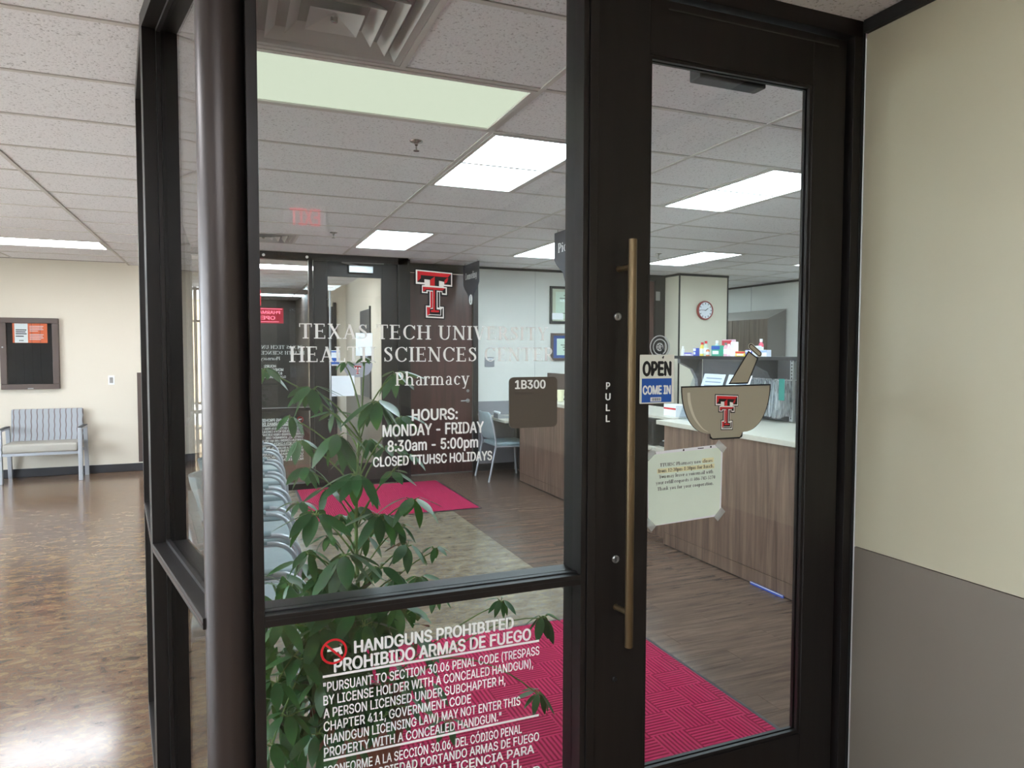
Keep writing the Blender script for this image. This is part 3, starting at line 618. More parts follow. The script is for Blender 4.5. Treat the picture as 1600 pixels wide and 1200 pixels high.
bx('mullion_core', M_black, .9715, .975, YF+.006, YB, 0, HZ, w2)
bx('header', M_frame, .0, 2.03, YF, YB, HZ, CEIL+.004, w2, .0015)
bx('rail', M_frame, .078, .955, YF, YB, .915, .944, w2, .0015)
bx('rail_groove', M_black, .078, .955, YF-.0006, YF+.004, .931, .9335, w2)
bx('sill', M_frame, .078, .955, YF, YB, 0, .05, w2, .0015)
pane('glass', .078, .955, .944, HZ, w2); pane('glass', .078, .955, .05, .915, w2)
MB().box(.078,.955,YG-.03,YG-.022,.944,.9475).build('gasket', M_black, w2)
# right jamb
w3 = thing('trim_2', 'dark door jamb against the cream right wall', 'door jamb', (0,0,0), 0, None, S)
MB().box(1.985,2.03,YF,YB,0,HZ).build('jamb', M_frame, w3, .0015); bx('stop', M_frame, 1.968, 1.985, 1.868, YB, 0, HZ, w3, .001)
bx('edge_strip', M_black, 2.020, 2.0285, YF-.004, YF, 0, CEIL, w3)
# entrance door
DX0, DX1, DT, DF, DBk = 1.006, 1.966, 2.655, 1.826, 1.868
def make_door(name, label, x0, x1, gx0, gx1, gz0, gz1, y0, y1, outer):
    """a wide-stile glass door; outer = -1 when the pull side faces -Y"""
    d = thing(name, label, 'door', (0,0,0), 0, None, S)
    bx('stile', M_frame, x0, gx0, y0, y1, .012, DT, d, .003); bx('stile', M_frame, gx1, x1, y0, y1, .012, DT, d, .003)
    bx('top_rail', M_frame, gx0, gx1, y0, y1, gz1, DT, d, .001); bx('bottom_rail', M_frame, gx0, gx1, y0, y1, .012, gz0, d, .001)
    ym = (y0+y1)/2
    bx('glass', M_glass, gx0, gx1, ym-.003, ym+.003, gz0, gz1, d)
    for s in (-1, 1):
        ya, yb = (ym-.016, ym-.004) if s < 0 else (ym+.004, ym+.016)
        MB().box(gx0,gx1,ya,yb,gz0,gz0+.012).box(gx0,gx1,ya,yb,gz1-.010,gz1).box(gx0,gx0+.010,ya,yb,gz0+.012,gz1-.01).box(gx1-.01,gx1,ya,yb,gz0+.012,gz1-.01).build('glazing_bead', M_frame, d)
    return d
YD = (DF+DBk)/2
d1 = make_door('door_1', 'dark bronze wide-stile glass entrance door with a long brass pull', DX0, DX1, 1.186, 1.822, .277, 2.487, DF, DBk, -1)
hx, hy = 1.095, 1.768
h = MB().tube([(hx,hy,.722),(hx,hy,1.926)], .0128, 16).build('pull_handle', M_brass, d1, .0015, True)
for z in (.826, 1.845): MB().tube([(hx-.002,hy,z),(hx-.012,DF-.004,z)], .0085, 12).lathe([(.0095,-.002),(.0095,.001)], (hx-.012,DF-.002,z), 12, 'y').build('standoff', M_brass, h, 0, True)
for z, nm in ((.973,'lock_cylinder'),(1.704,'lock_cylinder'),(.602,'screw_head')):
    r = .012 if nm == 'lock_cylinder' else .008
    c = MB().lathe([(r,.004),(r,-.003),(r*.75,-.005),(r*.7,-.003),(.001,-.003)], (1.081,DF-.001,z), 16, 'y').build(nm, M_steel if nm == 'lock_cylinder' else M_black, d1, 0, True)
    if nm == 'lock_cylinder': bx('keyhole', M_black, 1.0802, 1.0818, DF-.0055, DF-.003, z-.005, z+.005, c)
flat('pull_lettering', M_white, [text2(c, 1.0505-.009*(.8 if c != 'U' else 1), 1.0505+.009*(.8 if c != 'U' else 1), 1.488-.0325*i, .021, 'sans', .03) for i, c in enumerate('PULL')], d1, DF-.0006)
cl = bx('door_closer', M_darkbox, 1.40, 1.665, DBk+.004, DBk+.06, 2.468, 2.53, d1, .006)
MB().tube([(1.5,DBk+.03,2.53),(1.78,DBk+.09,2.56),(1.5,DBk+.04,2.62)], .008, 8).build('closer_arm', M_darkbox, cl)
MB().box(1.25,1.93,DF-.0008,DF,2.628,2.632).build('weather_strip', mat('grey_dusty_pile', (70,68,66), 1), d1)
for z in (.35, 1.3, 2.3): MB().lathe([(.009,z),(.009,z+.11)], (DX1+.002, DBk+.008, 0), 12).build('hinge', M_frame, d1, 0, True)
# round corner post and the angled glass returning from it
M_post = mat('bronze_post', (66,59,57), .36, .55, .5, var=.04, scale=(20,20,3))
cp = MB().lathe([(.0555,0),(.0555,CEIL+.004)], (-.004,1.868,0), 40).build('trim_3', M_post, None, 0, True); struct(cp, 'round dark bronze corner post between the two glass walls', 'post')
ANG = [12.7, 7.2, 4.2, 2.2, .8, .3, 0, -.2]; CH = [.835, .74, .82, .82, .82, .82, .82, .82]
px_, py_ = -.004, 1.845
for k, (an, chd) in enumerate(zip(ANG, CH)):
    chd = chd if k == 0 else chd
    lab = ['angled glass side wall panel nearest the round corner post', 'second panel of the curved glass side wall', 'third panel of the curved glass side wall', 'fourth panel of the curved glass side wall', 'fifth panel of the curved glass side wall', 'sixth panel of the curved glass side wall', 'seventh panel of the curved glass side wall', 'last panel of the curved glass side wall, by the far entrance'][k]
    t = thing('window_%d' % (4+k), lab, 'window', (px_, py_, 0), R(90+an), None, S)   # local +X runs along the wall
    L0 = .05; L1 = chd
    # local -Y side faces the pharmacy; +Y faces the lobby
    bx('mullion', M_frame, L1, L1+.045, -.057, .057, 0, HZ, t, .0015)
    bx('header', M_frame, L0-.04, L1+.045, -.057, .057, HZ, CEIL+.004, t, .0015)
    bx('rail', M_frame, L0-.03, L1, -.057, .057, .915, .944, t, .0015); bx('sill', M_frame, L0-.03, L1, -.057, .057, 0, .05, t, .0015)
    bx('rail_groove', M_brownframe, L0-.03, L1, .057, .0585, .928, .931, t)
    for z0, z1 in ((.05,.915),(.944,HZ)):
        bx('glass', M_glass, L0-.03, L1, -.003, .003, z0, z1, t)
        MB().box(L0-.03,L1,.004,.016,z0,z0+.012).box(L0-.03,L1,.004,.016,z1-.012,z1).box(L1-.012,L1,.004,.016,z0+.012,z1-.012).build('glazing_bead', M_frame, t)
    dvx, dvy = -math.sin(R(an)), math.cos(R(an)); st_ = L1+.0225
    px_ += dvx*st_; py_ += dvy*st_
FAR_POST = (px_, 8.37)
# =============================================================== THE FAR ENTRANCE (same system, seen from inside)
FY = 8.42
w20 = thing('window_20', 'far glass side panel with mirrored pharmacy lettering at the back entrance', 'window', (0,0,0), 0, None, S)
bx('mullion', M_frame, .885, .93, FY-.057, FY+.057, 0, HZ, w20); bx('header', M_frame, -.42, 2.04, FY-.057, FY+.057, 2.64, CEIL+.004, w20)
bx('rail', M_frame, -.37, .885, FY-.057, FY+.057, .915, .95, w20); bx('sill', M_frame, -.37, .885, FY-.057, FY+.057, 0, .07, w20)
pane('glass', -.37, .885, .95, 2.64, w20, FY); pane('glass', -.37, .885, .07, .915, w20, FY)
for sx in (.40, .868): MB().lathe([(.016,-.012),(.016,0)], (sx, FY-.058, 2.672), 12, 'y').build('suction_hook', M_white, w20)
fp = MB().lathe([(.055,0),(.055,CEIL+.004)], (-.395,8.40,0), 24).build('trim_4', M_frame, None, 0, True); struct(fp, 'round dark corner post of the far entrance', 'post')
d2 = make_door('door_2', 'far dark glass entrance door with papers and a closer box, behind the red mat', .94, 1.915, 1.09, 1.735, .25, 2.478, FY-.03, FY+.012, 1)
bx('door_closer', M_steel, 1.335, 1.62, FY-.085, FY-.03, 2.515, 2.60, d2, .006); MB().tube([(1.45,FY-.05,2.6),(1.25,FY-.1,2.625),(1.75,FY-.06,2.635)], .007, 8).build('closer_arm', M_steel, d2)
for x, m in ((1.025, M_brass),): MB().tube([(x,FY+.07,.72),(x,FY+.07,1.93)], .013, 12).build('pull_handle', m, d2, 0, True)
MB().tube([(1.115,FY-.075,.75),(1.115,FY-.075,2.3)], .012, 10).build('push_bar', M_steel, d2, 0, True)
for z in (.8, 2.2): MB().tube([(1.115,FY-.075,z),(1.09,FY-.03,z)], .007, 8).build('standoff', M_steel, d2)
t5 = thing('trim_5', 'dark jamb post between the far glass door and the wooden door', 'door jamb', (0,0,0), 0, None, S)
bx('jamb', M_frame, 1.918, 2.05, FY-.057, 8.8, 0, CEIL, t5, .002); bx('side_panel', M_frame_in, 2.05, 2.09, 8.45, 8.8, 0, CEIL, t5)
# wooden doors on the far wall
def wood_door(name, label, x0, x1, top, fx0, fx1, ftop, hinge_left):
    d = thing(name, label, 'door', (0,0,0), 0, None, S)
    bx('leaf', M_wood_door, x0, x1, 8.815, 8.86, .012, top, d)
    MB().box(fx0,x0-.004,8.775,8.95,0,ftop).box(x1+.004,fx1,8.775,8.95,0,ftop).box(x0-.004,x1+.004,8.775,8.95,top+.004,ftop).build('frame', M_frame_in, d, .003)
    bx('threshold', M_steel, x0, x1, 8.79, 8.86, 0, .012, d)
    return d
d3 = wood_door('door_3', 'dark mahogany door beside the far glass entrance', 2.165, 3.01, 2.6, 2.09, 3.085, CEIL, True)
hd = MB().tube([(2.95,8.81,.95),(2.95,8.765,.95)], .011, 10).tube([(2.955,8.765,.95),(2.84,8.765,.95)], .009, 10).build('lever_handle', M_steel, d3, 0, True)
MB().lathe([(.028,0),(.028,-.006)], (2.95,8.815,.95), 20, 'y').build('rose', M_steel, hd); MB().lathe([(.02,0),(.02,-.01)], (2.95,8.815,1.08), 16, 'y').build('lock_cylinder', M_steel, d3)
d4 = wood_door('door_4', 'dark wooden door left of the clock column', 5.69, 5.83, 2.63, 5.62, 6.0, CEIL, True)
bx('hinge', M_steel, 5.836, 5.905, 8.768, 8.776, 2.35, 2.48, d4)
# dark frame at the corridor end
d5 = thing('door_5', 'dark framed doorway at the end of the back corridor', 'door', (0,0,0), 0, None, S)
bx('leaf', M_darkbox, 1.47, 1.68, 12.17, 12.2, 0, 2.35, d5); bx('frame', M_frame_in, 1.68, 1.73, 12.15, 12.2, 0, 2.42, d5)
d6 = thing('door_6', 'dark window opening on the cream corridor wall behind the far door', 'door', (0,0,0), 0, None, S)
bx('leaf', M_darkbox, 1.88, 1.9, 10.0, 10.75, .93, 2.2, d6); bx('frame', M_frame_in, 1.875, 1.9, 9.97, 10.0, .92, 2.24, d6)
# outer glass entrance of the corridor
w21 = thing('window_21', 'bright outer glass entrance at the end of the back corridor', 'window', (0,0,0), 0, None, S)
for x in (-1.04, -.52, .0): bx('mullion', M_frame, x, x+.05, 13.44, 13.5, 0, CEIL, w21)
for z in (.0, .22, .66, 2.1, 2.66): bx('rail', M_frame, -.99, .0, 13.44, 13.5, z, z+.04, w21)
bx('glass', M_glass, -.99, .0, 13.468, 13.474, .04, 2.66, w21)
# =============================================================== LETTERING AND SIGNS ON THE NEAR GLASS
GF = YG-.0036
lg = thing('glass_emblem', 'red and black interlocking double T emblem on the glass above the name', 'emblem')
logo(lg, .4745, 1.8235, .1065/710*1.0, GF)
nm = thing('vinyl_lettering', 'white serif lettering TEXAS TECH UNIVERSITY HEALTH SCIENCES CENTER Pharmacy on the near glass', 'lettering')
words(nm, M_white, 'TEXAS TECH UNIVERSITY', .172, .869, 1.632, .0385, GF)
words(nm, M_white, 'HEALTH SCIENCES CENTER', .147, .890, 1.572, .0395, GF)
flat('text_line', M_white, [text2('Pharmacy', .418, .628, 1.5075, .036, 'serif')], nm, GF)
hr = thing('vinyl_lettering', 'white opening hours lettering on the near glass, HOURS MONDAY - FRIDAY', 'lettering')
for tx, a, b_, zb, cp_ in (('HOURS:', .463, .594, 1.411, .032), ('MONDAY - FRIDAY', .383, .671, 1.3705, .0325), ('8:30am - 5:00pm', .396, .654, 1.3295, .031), ('CLOSED TTUHSC HOLIDAYS', .357, .696, 1.291, .027)):
    flat('text_line', M_white, [text2(tx, a, b_, zb, cp_, 'sans', .026)], hr, GF)
def gun_notice(parent, y):
    flat('heading', M_white, [text2('HANDGUNS PROHIBITED', .303, .764, .7935, .0345, 'sans', .03)], parent, y)
    flat('heading', M_white, [text2('PROHIBIDO ARMAS DE FUEGO', .25, .819, .7505, .036, 'sans', .03)], parent, y)
    for z in (.741, .5155): flat('rule_line', M_white, [pg([(.221,z),(.845,z),(.845,z+.0065),(.221,z+.0065)])], parent, y)
    z = .702
    for tx, b_ in (('"PURSUANT TO SECTION 30.06 PENAL CODE (TRESPASS', .846), ('BY LICENSE HOLDER WITH A CONCEALED HANDGUN),', .826), ('A PERSON LICENSED UNDER SUBCHAPTER H,', .738), ('CHAPTER 411, GOVERNMENT CODE', .632), ('(HANDGUN LICENSING LAW) MAY NOT ENTER THIS', .785), ('PROPERTY WITH A CONCEALED HANDGUN."', .725)):
        flat('text_line', M_white, [text2(tx, .222, b_, z, .0262, 'sans', .016)], parent, y); z -= .0352
    z = .4755
    for tx, b_ in (('"CONFORME A LA SECCIÓN 30.06, DEL CÓDIGO PENAL', .79), ('EN ESTA PROPIEDAD PORTANDO ARMAS DE FUEGO', .846), ('LAS PERSONAS CON LICENCIA PARA', .83), ('CONFORME AL SUBCAPÍTULO H,', .79), ('NO PUEDEN ENTRAR NI PORTAR', .85)):
        flat('text_line', M_white, [text2(tx, .222, b_, z, .0262, 'sans', .016)], parent, y); z -= .0345
    c = (.2505, .808)
    flat('gun_mark', M_white, [pg([(c[0]+a*.0001, c[1]+b_*.0001) for a, b_ in ((-170,10),(-170,70),(130,90),(180,110),(190,40),(230,-90),(160,-110),(110,-10),(60,-60),(20,-50),(10,10))])], parent, y)
    flat('prohibition_ring', M_red, [ring(c[0], c[1], .0285, .0345), pg([(c[0]-.0225,c[1]+.0185),(c[0]-.0185,c[1]+.0225),(c[0]+.0225,c[1]-.0185),(c[0]+.0185,c[1]-.0225)])], parent, y-.0003)
gn = thing('vinyl_notice', 'white bilingual handguns prohibited notice with red symbol on the lower near glass', 'notice'); gun_notice(gn, GF)
# room number plate
rs = thing('room_sign', 'brown square room sign 1B300 with rounded corners on the glass', 'sign')
MB().prism([(a, YG-.0045, b_) for a, b_ in rrect(.746,.897,1.380,1.5265,.014)], (0,-.006,0)).build('plate', M_brownsign, rs)
flat('room_number', M_white, [text2('1B300', .7625, .859, 1.4925, .0255, 'sans', .03)], rs, YG-.0112)
MB().lathe([(.0012,0),(.0008,-.0006)], (0,0,0), 6, 'y')
br = MB()
for i in range(13):
    for j in range(2): br.box(.7635+i*.0042,.7658+i*.0042,YG-.0113,YG-.0105,1.4765+j*.004,1.4785+j*.004)
br.build('braille_dots', M_brownsign2, rs)
# open sign on its suction cup
DG = YD-.0036
sc_ = thing('suction_cup', 'round clear suction cup hook on the door glass above the open sign', 'suction cup')
SX, SZ_, SY = 1.2425, 1.6148, YD-.0036
MB().lathe([(.036,0),(.0365,-.002),(.025,-.007),(.008,-.010),(.008,-.013)], (SX,SY,SZ_), 32, 'y').build('cup', M_clear, sc_, 0, True)
for r, m in ((.0365, M_slot), (.030, M_darkbox), (.0255, M_slot), (.018, M_darkbox), (.013, M_slot)): flat('molded_ring', m, [ring(SX, SZ_, r-.0035, r)], sc_, DG-.0003)
for a in range(6): flat('molded_spoke', M_slot, [pg([(SX+math.cos(R(60*a+d))*r, SZ_+math.sin(R(60*a+d))*r) for r, d in ((.002,-60),(.010,-9),(.010,9),(.002,60))])], sc_, DG-.0003)
MB().tube([(SX,SY-.012,SZ_),(SX-.001,SY-.015,SZ_-.015),(SX-.004,SY-.018,SZ_-.030),(SX-.005,SY-.026,SZ_-.034),(SX-.005,SY-.028,SZ_-.028)], .002, 8).build('hook', M_darkbox, sc_)
op = thing('open_sign', 'cream OPEN COME IN sign with blue panel hanging on the door glass', 'sign')
oy = DF-.0035; o0, o1, oz0, oz1 = 1.1575, 1.281, 1.442, 1.591
MB().prism([(a, oy, b_) for a, b_ in rrect(o0,o1,oz0,oz1,.003)], (0,-.0016,0)).build('board', M_signcream, op); oy -= .0018
flat('open_text', M_black_ink, [text2('OPEN', o0+.009, o1-.010, 1.5255, .046, 'sans', .05)], op, oy)
flat('blue_panel', M_blue, [pg([(o0+.007,1.4455),(o1-.009,1.4455),(o1-.009,1.5185),(o0+.007,1.5185)])], op, oy)
flat('come_in_text', M_white, [text2('COME IN', o0+.010, o1-.012, 1.4695, .028, 'sans', .045)], op, oy-.0003)
flat('barcode_sticker', M_paperw, [pg([(o0+.038,1.448),(o0+.077,1.448),(o0+.077,1.461),(o0+.038,1.461)])], op, oy-.0003)
flat('barcode', M_black_ink, [pg([(o0+.043+i*.0026,1.450),(o0+.043+i*.0026+(.0016 if i%3 else .0009),1.450),(o0+.043+i*.0026+(.0016 if i%3 else .0009),1.459),(o0+.043+i*.0026,1.459)]) for i in range(12)], op, oy-.0006)
# mortar and pestle decal
md = thing('mortar_decal', 'large tan mortar and pestle decal with double T emblem on the door glass', 'decal')
def bowl(pad):
    L_, R_, top, bot = 1.3275-pad, 1.6765+pad, 1.4865+pad, 1.3215-pad
    pts = [(L_,top),(R_,top+.002)]
    n = 14
    for i in range(1, n+1):
        a = R(90*i/n); pts.append((1.566+pad*.5+(R_-1.566-pad*.5)*math.cos(a)**.9, top-(top-1.337)*math.sin(a)))
    pts += [(1.562+pad,bot+.006),(1.556,bot),(1.448,bot),(1.441-pad,bot+.006)]
    for i in range(n, 0, -1):
        a = R(90*i/n); pts.append((1.438-pad*.5-(1.438-pad*.5-L_)*math.cos(a)**.9, top-(top-1.337)*math.sin(a)))
    return pts
flat('bowl_outline', M_black_ink, [pg(bowl(.005))], md, DG); flat('bowl', M_tan, [pg(bowl(0))], md, DG-.0003)
hl = _pa([(1.352,1.471,.010),(1.357,1.435,.0105),(1.375,1.392,.008),(1.405,1.357,.004),(1.43,1.343,.001)], 5)
flat('bowl_highlight', M_tanl, [pg(q) for q in hl], md, DG-.0006)
pe = [(1.515,1.5000),(1.5835,1.5005),(1.6215,1.578),(1.5875,1.5985)]
cxp, czp = 1.577, 1.544; grow = lambda P, k: [(cxp+(a-cxp)*k, czp+(b_-czp)*k) for a, b_ in P]
flat('pestle_outline', M_black_ink, [pg([(1.507,1.4955),(1.5865,1.4955),(1.6275,1.5795),(1.5855,1.6045)])], md, DG); flat('pestle', M_tan, [pg(pe)], md, DG-.0003)
def capsule(x0,z0,x1,z1,r):
    a = math.atan2(z1-z0,x1-x0); out = []
    for cx, cz, s in ((x1,z1,a-math.pi/2),(x0,z0,a+math.pi/2)):
        for i in range(9): out.append((cx+r*math.cos(s+math.pi*i/8), cz+r*math.sin(s+math.pi*i/8)))
    return out
flat('pestle_cap_rim', M_tanl, [pg(capsule(1.5955,1.6185,1.6315,1.5935,.0105))], md, DG); flat('pestle_cap_outline', M_black_ink, [pg(capsule(1.5955,1.6185,1.6315,1.5935,.0085))], md, DG-.0003); flat('pestle_cap', M_tan, [pg(capsule(1.5965,1.6178,1.6305,1.5942,.0055))], md, DG-.0006)
lg2 = logo(md, 1.4555, 1.4645, .0925/710, DG-.0008)
# taped paper notice
pn = thing('paper_notice', 'pale green paper notice about lunch hours taped below the mortar decal', 'notice')
py0 = DG-.0008
flat('backing_sheet', M_paperw, [pg([(1.2005,1.288),(1.4885,1.3015),(1.488,1.297),(1.4845,1.0665),(1.2065,1.0555)])], pn, py0)
flat('sheet', M_paper, [pg([(1.2025,1.2795),(1.2815,1.2835),(1.480,1.2905),(1.4815,1.200),(1.4775,1.0735),(1.209,1.0565)])], pn, py0-.0005)
lines = (('TTUHSC Pharmacy now closes', 1.2475, 1.4465, 1.2435), ('from 12:30pm-1:30pm for lunch.', 1.2405, 1.452, 1.2255), ('You may leave a voicemail with', 1.2445, 1.450, 1.2070), ('your refill requests @ 806-743-5270', 1.233, 1.4585, 1.1885), ('Thank you for your cooperation.', 1.239, 1.452, 1.1690))
def shear(vf):
    v, f = vf; return [(p[0], p[1]+(p[0]-1.345)*.02)+tuple(p[2:]) for p in v], f
flat('highlight_mark', M_yellow, [shear(pg([(1.407,1.2425),(1.452,1.2425),(1.452,1.2575),(1.407,1.2575)])), shear(pg([(1.238,1.2225),(1.455,1.2225),(1.455,1.2375),(1.238,1.2375)]))], pn, py0-.0008)
for tx, a, b_, z in lines: words(pn, M_black_ink, tx, a, b_, z, .0105, py0-.0011, .05, shear)
for x, z in ((1.229,1.2845),(1.335,1.2895),(1.440,1.2945)): flat('punched_hole', M_black_ink, [disc(x, z, .0033, 12)], pn, py0-.0009)
flat('small_print', M_darkbox, [pg([(1.389,1.2905),(1.412,1.291),(1.412,1.2935),(1.389,1.293)])], pn, py0-.0009)
for x, z, a in ((1.209,1.281,40),(1.4795,1.294,-40),(1.212,1.0625,-45),(1.4785,1.0725,45)):
    ca, sa = math.cos(R(a)), math.sin(R(a))
    flat('tape_piece', M_tape, [pg([(x+u*ca-v*sa, z+u*sa+v*ca) for u, v in ((-.021,-.0115),(.021,-.0115),(.021,.0115),(-.021,.0115))])], pn, py0-.0014)
# mirrored lettering and papers on the far entrance glass
def far_thing(name, label, cat, xo=.983): return thing(name, label, cat, (xo, FY+.0036, 0), math.pi)
t = far_thing('glass_emblem', 'small reversed double T emblem on the far entrance glass', 'emblem'); logo(t, .4745, 1.8235, .15/1000, -.002)
t = far_thing('vinyl_lettering', 'mirrored white university lettering on the far entrance glass behind the plant', 'lettering')
for tx, a, b_, z, c_ in (('TEXAS TECH UNIVERSITY', .172, .869, 1.625, .0385), ('HEALTH SCIENCES CENTER', .147, .89, 1.56, .0395), ('Pharmacy', .418, .628, 1.4975, .036)):
    words(t, M_white, tx, a, b_, z, c_, -.001)
t = far_thing('vinyl_lettering', 'mirrored opening hours lettering on the far entrance glass', 'lettering')
for tx, a, b_, zb, cp_ in (('HOURS:', .463, .594, 1.411, .032), ('MONDAY - FRIDAY', .383, .671, 1.3705, .0325), ('8:30am - 5:00pm', .396, .654, 1.3295, .031), ('CLOSED TTUHSC HOLIDAYS', .357, .696, 1.291, .027)):
    flat('text_line', M_white, [text2(tx, a, b_, zb, cp_, 'sans', .026)], t, -.001)
t = far_thing('vinyl_notice', 'mirrored handguns prohibited notice on the lower far glass above the chairs', 'notice', 1.03); gun_notice(t, -.001)
ns = thing('neon_sign', 'red lit PHARMACY OPEN sign hanging in the far window, seen reversed', 'sign', (.42, FY+.035, 0), math.pi)
MB().box(-.19,.19,-.01,.01,1.915,2.09).build('backing', M_neonbg, ns)
for yy in (-.0115, .0115):
    flat('lit_text', M_neon, [text2('PHARMACY', -.155, .155, 2.02, .037, 'sans', .02)], ns, yy); flat('lit_text', M_neon, [text2('OPEN', -.1, .1, 1.955, .042, 'sans', .02)], ns, yy)
    flat('lit_border', M_neon, [pg([(-.175,2.073),(.175,2.073),(.175,2.081),(-.175,2.081)]), pg([(-.14,1.928),(.175,1.928),(.175,1.936),(-.14,1.936)])], ns, yy)
for sx in (-.15, .15): MB().tube([(sx,0,2.09),(0,0,2.24)], .0015, 6).build('hanging_chain', M_darkbox, ns)
def paper(name, label, x0, x1, z0, z1, y, m=None):
    o = MB().box(x0,x1,y-.0006,y,z0,z1).build(name, m or M_paperw); return tag(o, label, 'paper')
paper('paper_sheet', 'white paper taped high on the far glass door', 1.42, 1.615, 1.545, 1.815, FY-.0125)
paper('paper_sheet', 'white paper taped low on the far glass door behind the plant', 1.12, 1.40, 1.07, 1.31, FY-.0125)
t = thing('open_sign', 'small blue and white open sign on the far glass door, seen from behind', 'sign'); bx('board', M_paperw, 1.11, 1.235, FY-.0128, FY-.0122, 1.43, 1.61, t); bx('blue_panel', M_blue, 1.117, 1.228, FY-.0133, FY-.0128, 1.445, 1.52, t); bx('blue_band', M_blue, 1.117, 1.228, FY-.0133, FY-.0128, 1.585, 1.6, t)
t = thing('mortar_decal', 'grey back of the mortar decal with double T emblem on the far door', 'decal', (-.06, 0, -.03)); flat('bowl', mat('grey_decal_back', (150,148,156), .5), [pg(bowl(0)), pg(pe)], t, FY-.0125); logo(t, 1.4555, 1.4645, .0925/710, FY-.0132)
# hanging ceiling signs over the aisle (their faces look along X)
M_sign_dark = mat('slate_sign_panel', (62,64,74), .5)
def hang_sign(yc, label, txt, x=2.85, half=.30, drop=.0):
    t = thing('hanging_sign', label, 'sign', (x, yc, CEIL), math.pi/2)     # local X runs along world Y
    z0 = -.02-drop
    out = [(-half,z0),(half,z0),(half,z0-.25),(half-.05,z0-.30),(.12,z0-.38),(.075,z0-.47),(-.075,z0-.47),(-.12,z0-.38),(-half+.05,z0-.30),(-half,z0-.25)]
    MB().prism([(a, -.004, b_) for a, b_ in out], (0,.008,0)).build('panel', M_sign_dark, t)
    for s, yy in ((1, .0048), (-1, -.0048)):
        v, f = text2(txt, -.22, .22, z0-.19, .085, 'serif') if txt else ([], [])
        if txt: flat('sign_text', M_white, [([(p[0]*-s if s > 0 else p[0], p[1], p[2]) for p in v], f)], t, yy)
        flat('arrow_disc', M_white, [disc(0, z0-.45, .065)], t, yy)
        flat('arrow', M_black_ink, [pg([(-.006,z0-.40),(.006,z0-.40),(.006,z0-.475),(.022,z0-.465),(0,z0-.50),(-.022,z0-.465),(-.006,z0-.475)])], t, yy+(.0003 if yy > 0 else -.0003))
    MB().prism([(a*.065, -.0042, z0-.45+b_*.065) for a, b_ in [(math.cos(i*.3927), math.sin(i*.3927)) for i in range(16)]], (0,.0084,0)).build('arrow_plate', M_sign_dark, t)
    for a in (-half*.8, half*.8): MB().tube([(a,0,z0),(a,0,.004)], .003, 6).build('hanging_clip', M_steel, t)
    return t
hang_sign(8.38, 'dark hanging Counseling sign with arrow in front of the far wall', 'Counseling')
hang_sign(5.66, 'dark hanging Pick Up sign with arrow cut off by the door frame', 'Pick Up')
hang_sign(2.62, 'dark hanging sign edge beside the right stile in the door glass', '')
# exit sign behind the camera, mirrored faintly in the glass
ex = thing('exit_sign', 'red lit EXIT ceiling sign whose faint reflection shows in the glass', 'sign', (.56, -1.78, 2.60))
MB().box(-.15,.15,-.02,.02,-.095,.095).build('housing', M_paperw, ex, .004); MB().tube([(0,0,.095),(0,0,.12)], .012, 10).build('ceiling_mount', M_paperw, ex)
v, f = text2('EXIT', -.11, .11, -.065, .13, 'sans', .03); flat('lit_text', M_exit, [([(-p[0], p[1], p[2]) for p in v], f)], ex, .0208)
# sprinklers
def sprinkler(x, y, lab):
    t = thing('fire_sprinkler', lab, 'sprinkler', (x, y, CEIL+.004), 0, 'ceiling sprinklers')
    MB().lathe([(.036,.0),(.034,-.004),(.016,-.008),(.012,-.012)], seg=20).build('escutcheon', M_chrome, t, 0, True)
    MB().lathe([(.009,-.01),(.009,-.022),(.004,-.026),(.004,-.05)], seg=10).build('body', M_chrome, t, 0, True)
    MB().lathe([(.016,-.05),(.016,-.053)], seg=16).build('deflector', M_chrome, t)
sprinkler(.957, 3.72, 'near ceiling sprinkler below the yellowish light'); sprinkler(.957, 6.85, 'far ceiling sprinkler above the far entrance'); sprinkler(4.60, 6.87, 'ceiling sprinkler in the door glass beside the low light')
# =============================================================== LOBBY THINGS
nc = thing('notice_case', 'brown framed glass notice case with an orange and white poster', 'notice board', (-2.287, 10.5, 1.56))
a, h_ = .313, .4475
MB().box(-a,a,-.06,-.0,-h_,-h_+.065).box(-a,a,-.06,0,h_-.065,h_).box(-a,-a+.07,-.06,0,-h_+.065,h_-.065).box(a-.07,a,-.06,0,-h_+.065,h_-.065).build('frame', M_brownframe, nc, .006)
lb = bx('letter_board', M_felt, -a+.06, a-.06, -.03, -.005, -h_+.06, h_-.06, nc)
for k in range(4): bx('board_rib', M_felt, -.16+.09*k, -.156+.09*k, -.034, -.03, -h_+.07, h_-.07, lb)
bx('glass', M_glass, -a+.068, a-.068, -.052, -.048, -h_+.063, h_-.063, nc)
MB().lathe([(.009,0),(.009,-.006)], (-a+.03,-.06,.08), 12, 'y').build('lock', M_steel, nc); bx('name_plate', M_steel, -.03, .03, -.0625, -.06, -h_+.005, -h_+.016, nc)
po = thing('poster', 'orange and white poster inside the notice case', 'poster', (-2.287, 10.5, 1.56))
bx('orange_sheet', M_orange, -.18, .19, -.034, -.032, .135, .38, po); bx('white_column', M_paperw, -.158, -.018, -.0365, -.034, .137, .378, po)
flat('text_line', M_black_ink, [pg([(-.146,z),(-.146+w_,z),(-.146+w_,z+.013),(-.146,z+.013)]) for z, w_ in ((.29,.114),(.266,.104),(.242,.116),(.212,.085))]+[disc(-.088+.016*q, .165, .007, 10) for q in range(-1, 2)], po, -.0375)
flat('text_line', M_paperw, [pg([(0,z),(b_,z),(b_,z+.007),(0,z+.007)]) for z, b_ in ((.34,.15),(.32,.14),(.30,.15),(.28,.09),(.235,.15),(.215,.14),(.195,.15),(.175,.12))], po, -.0375)
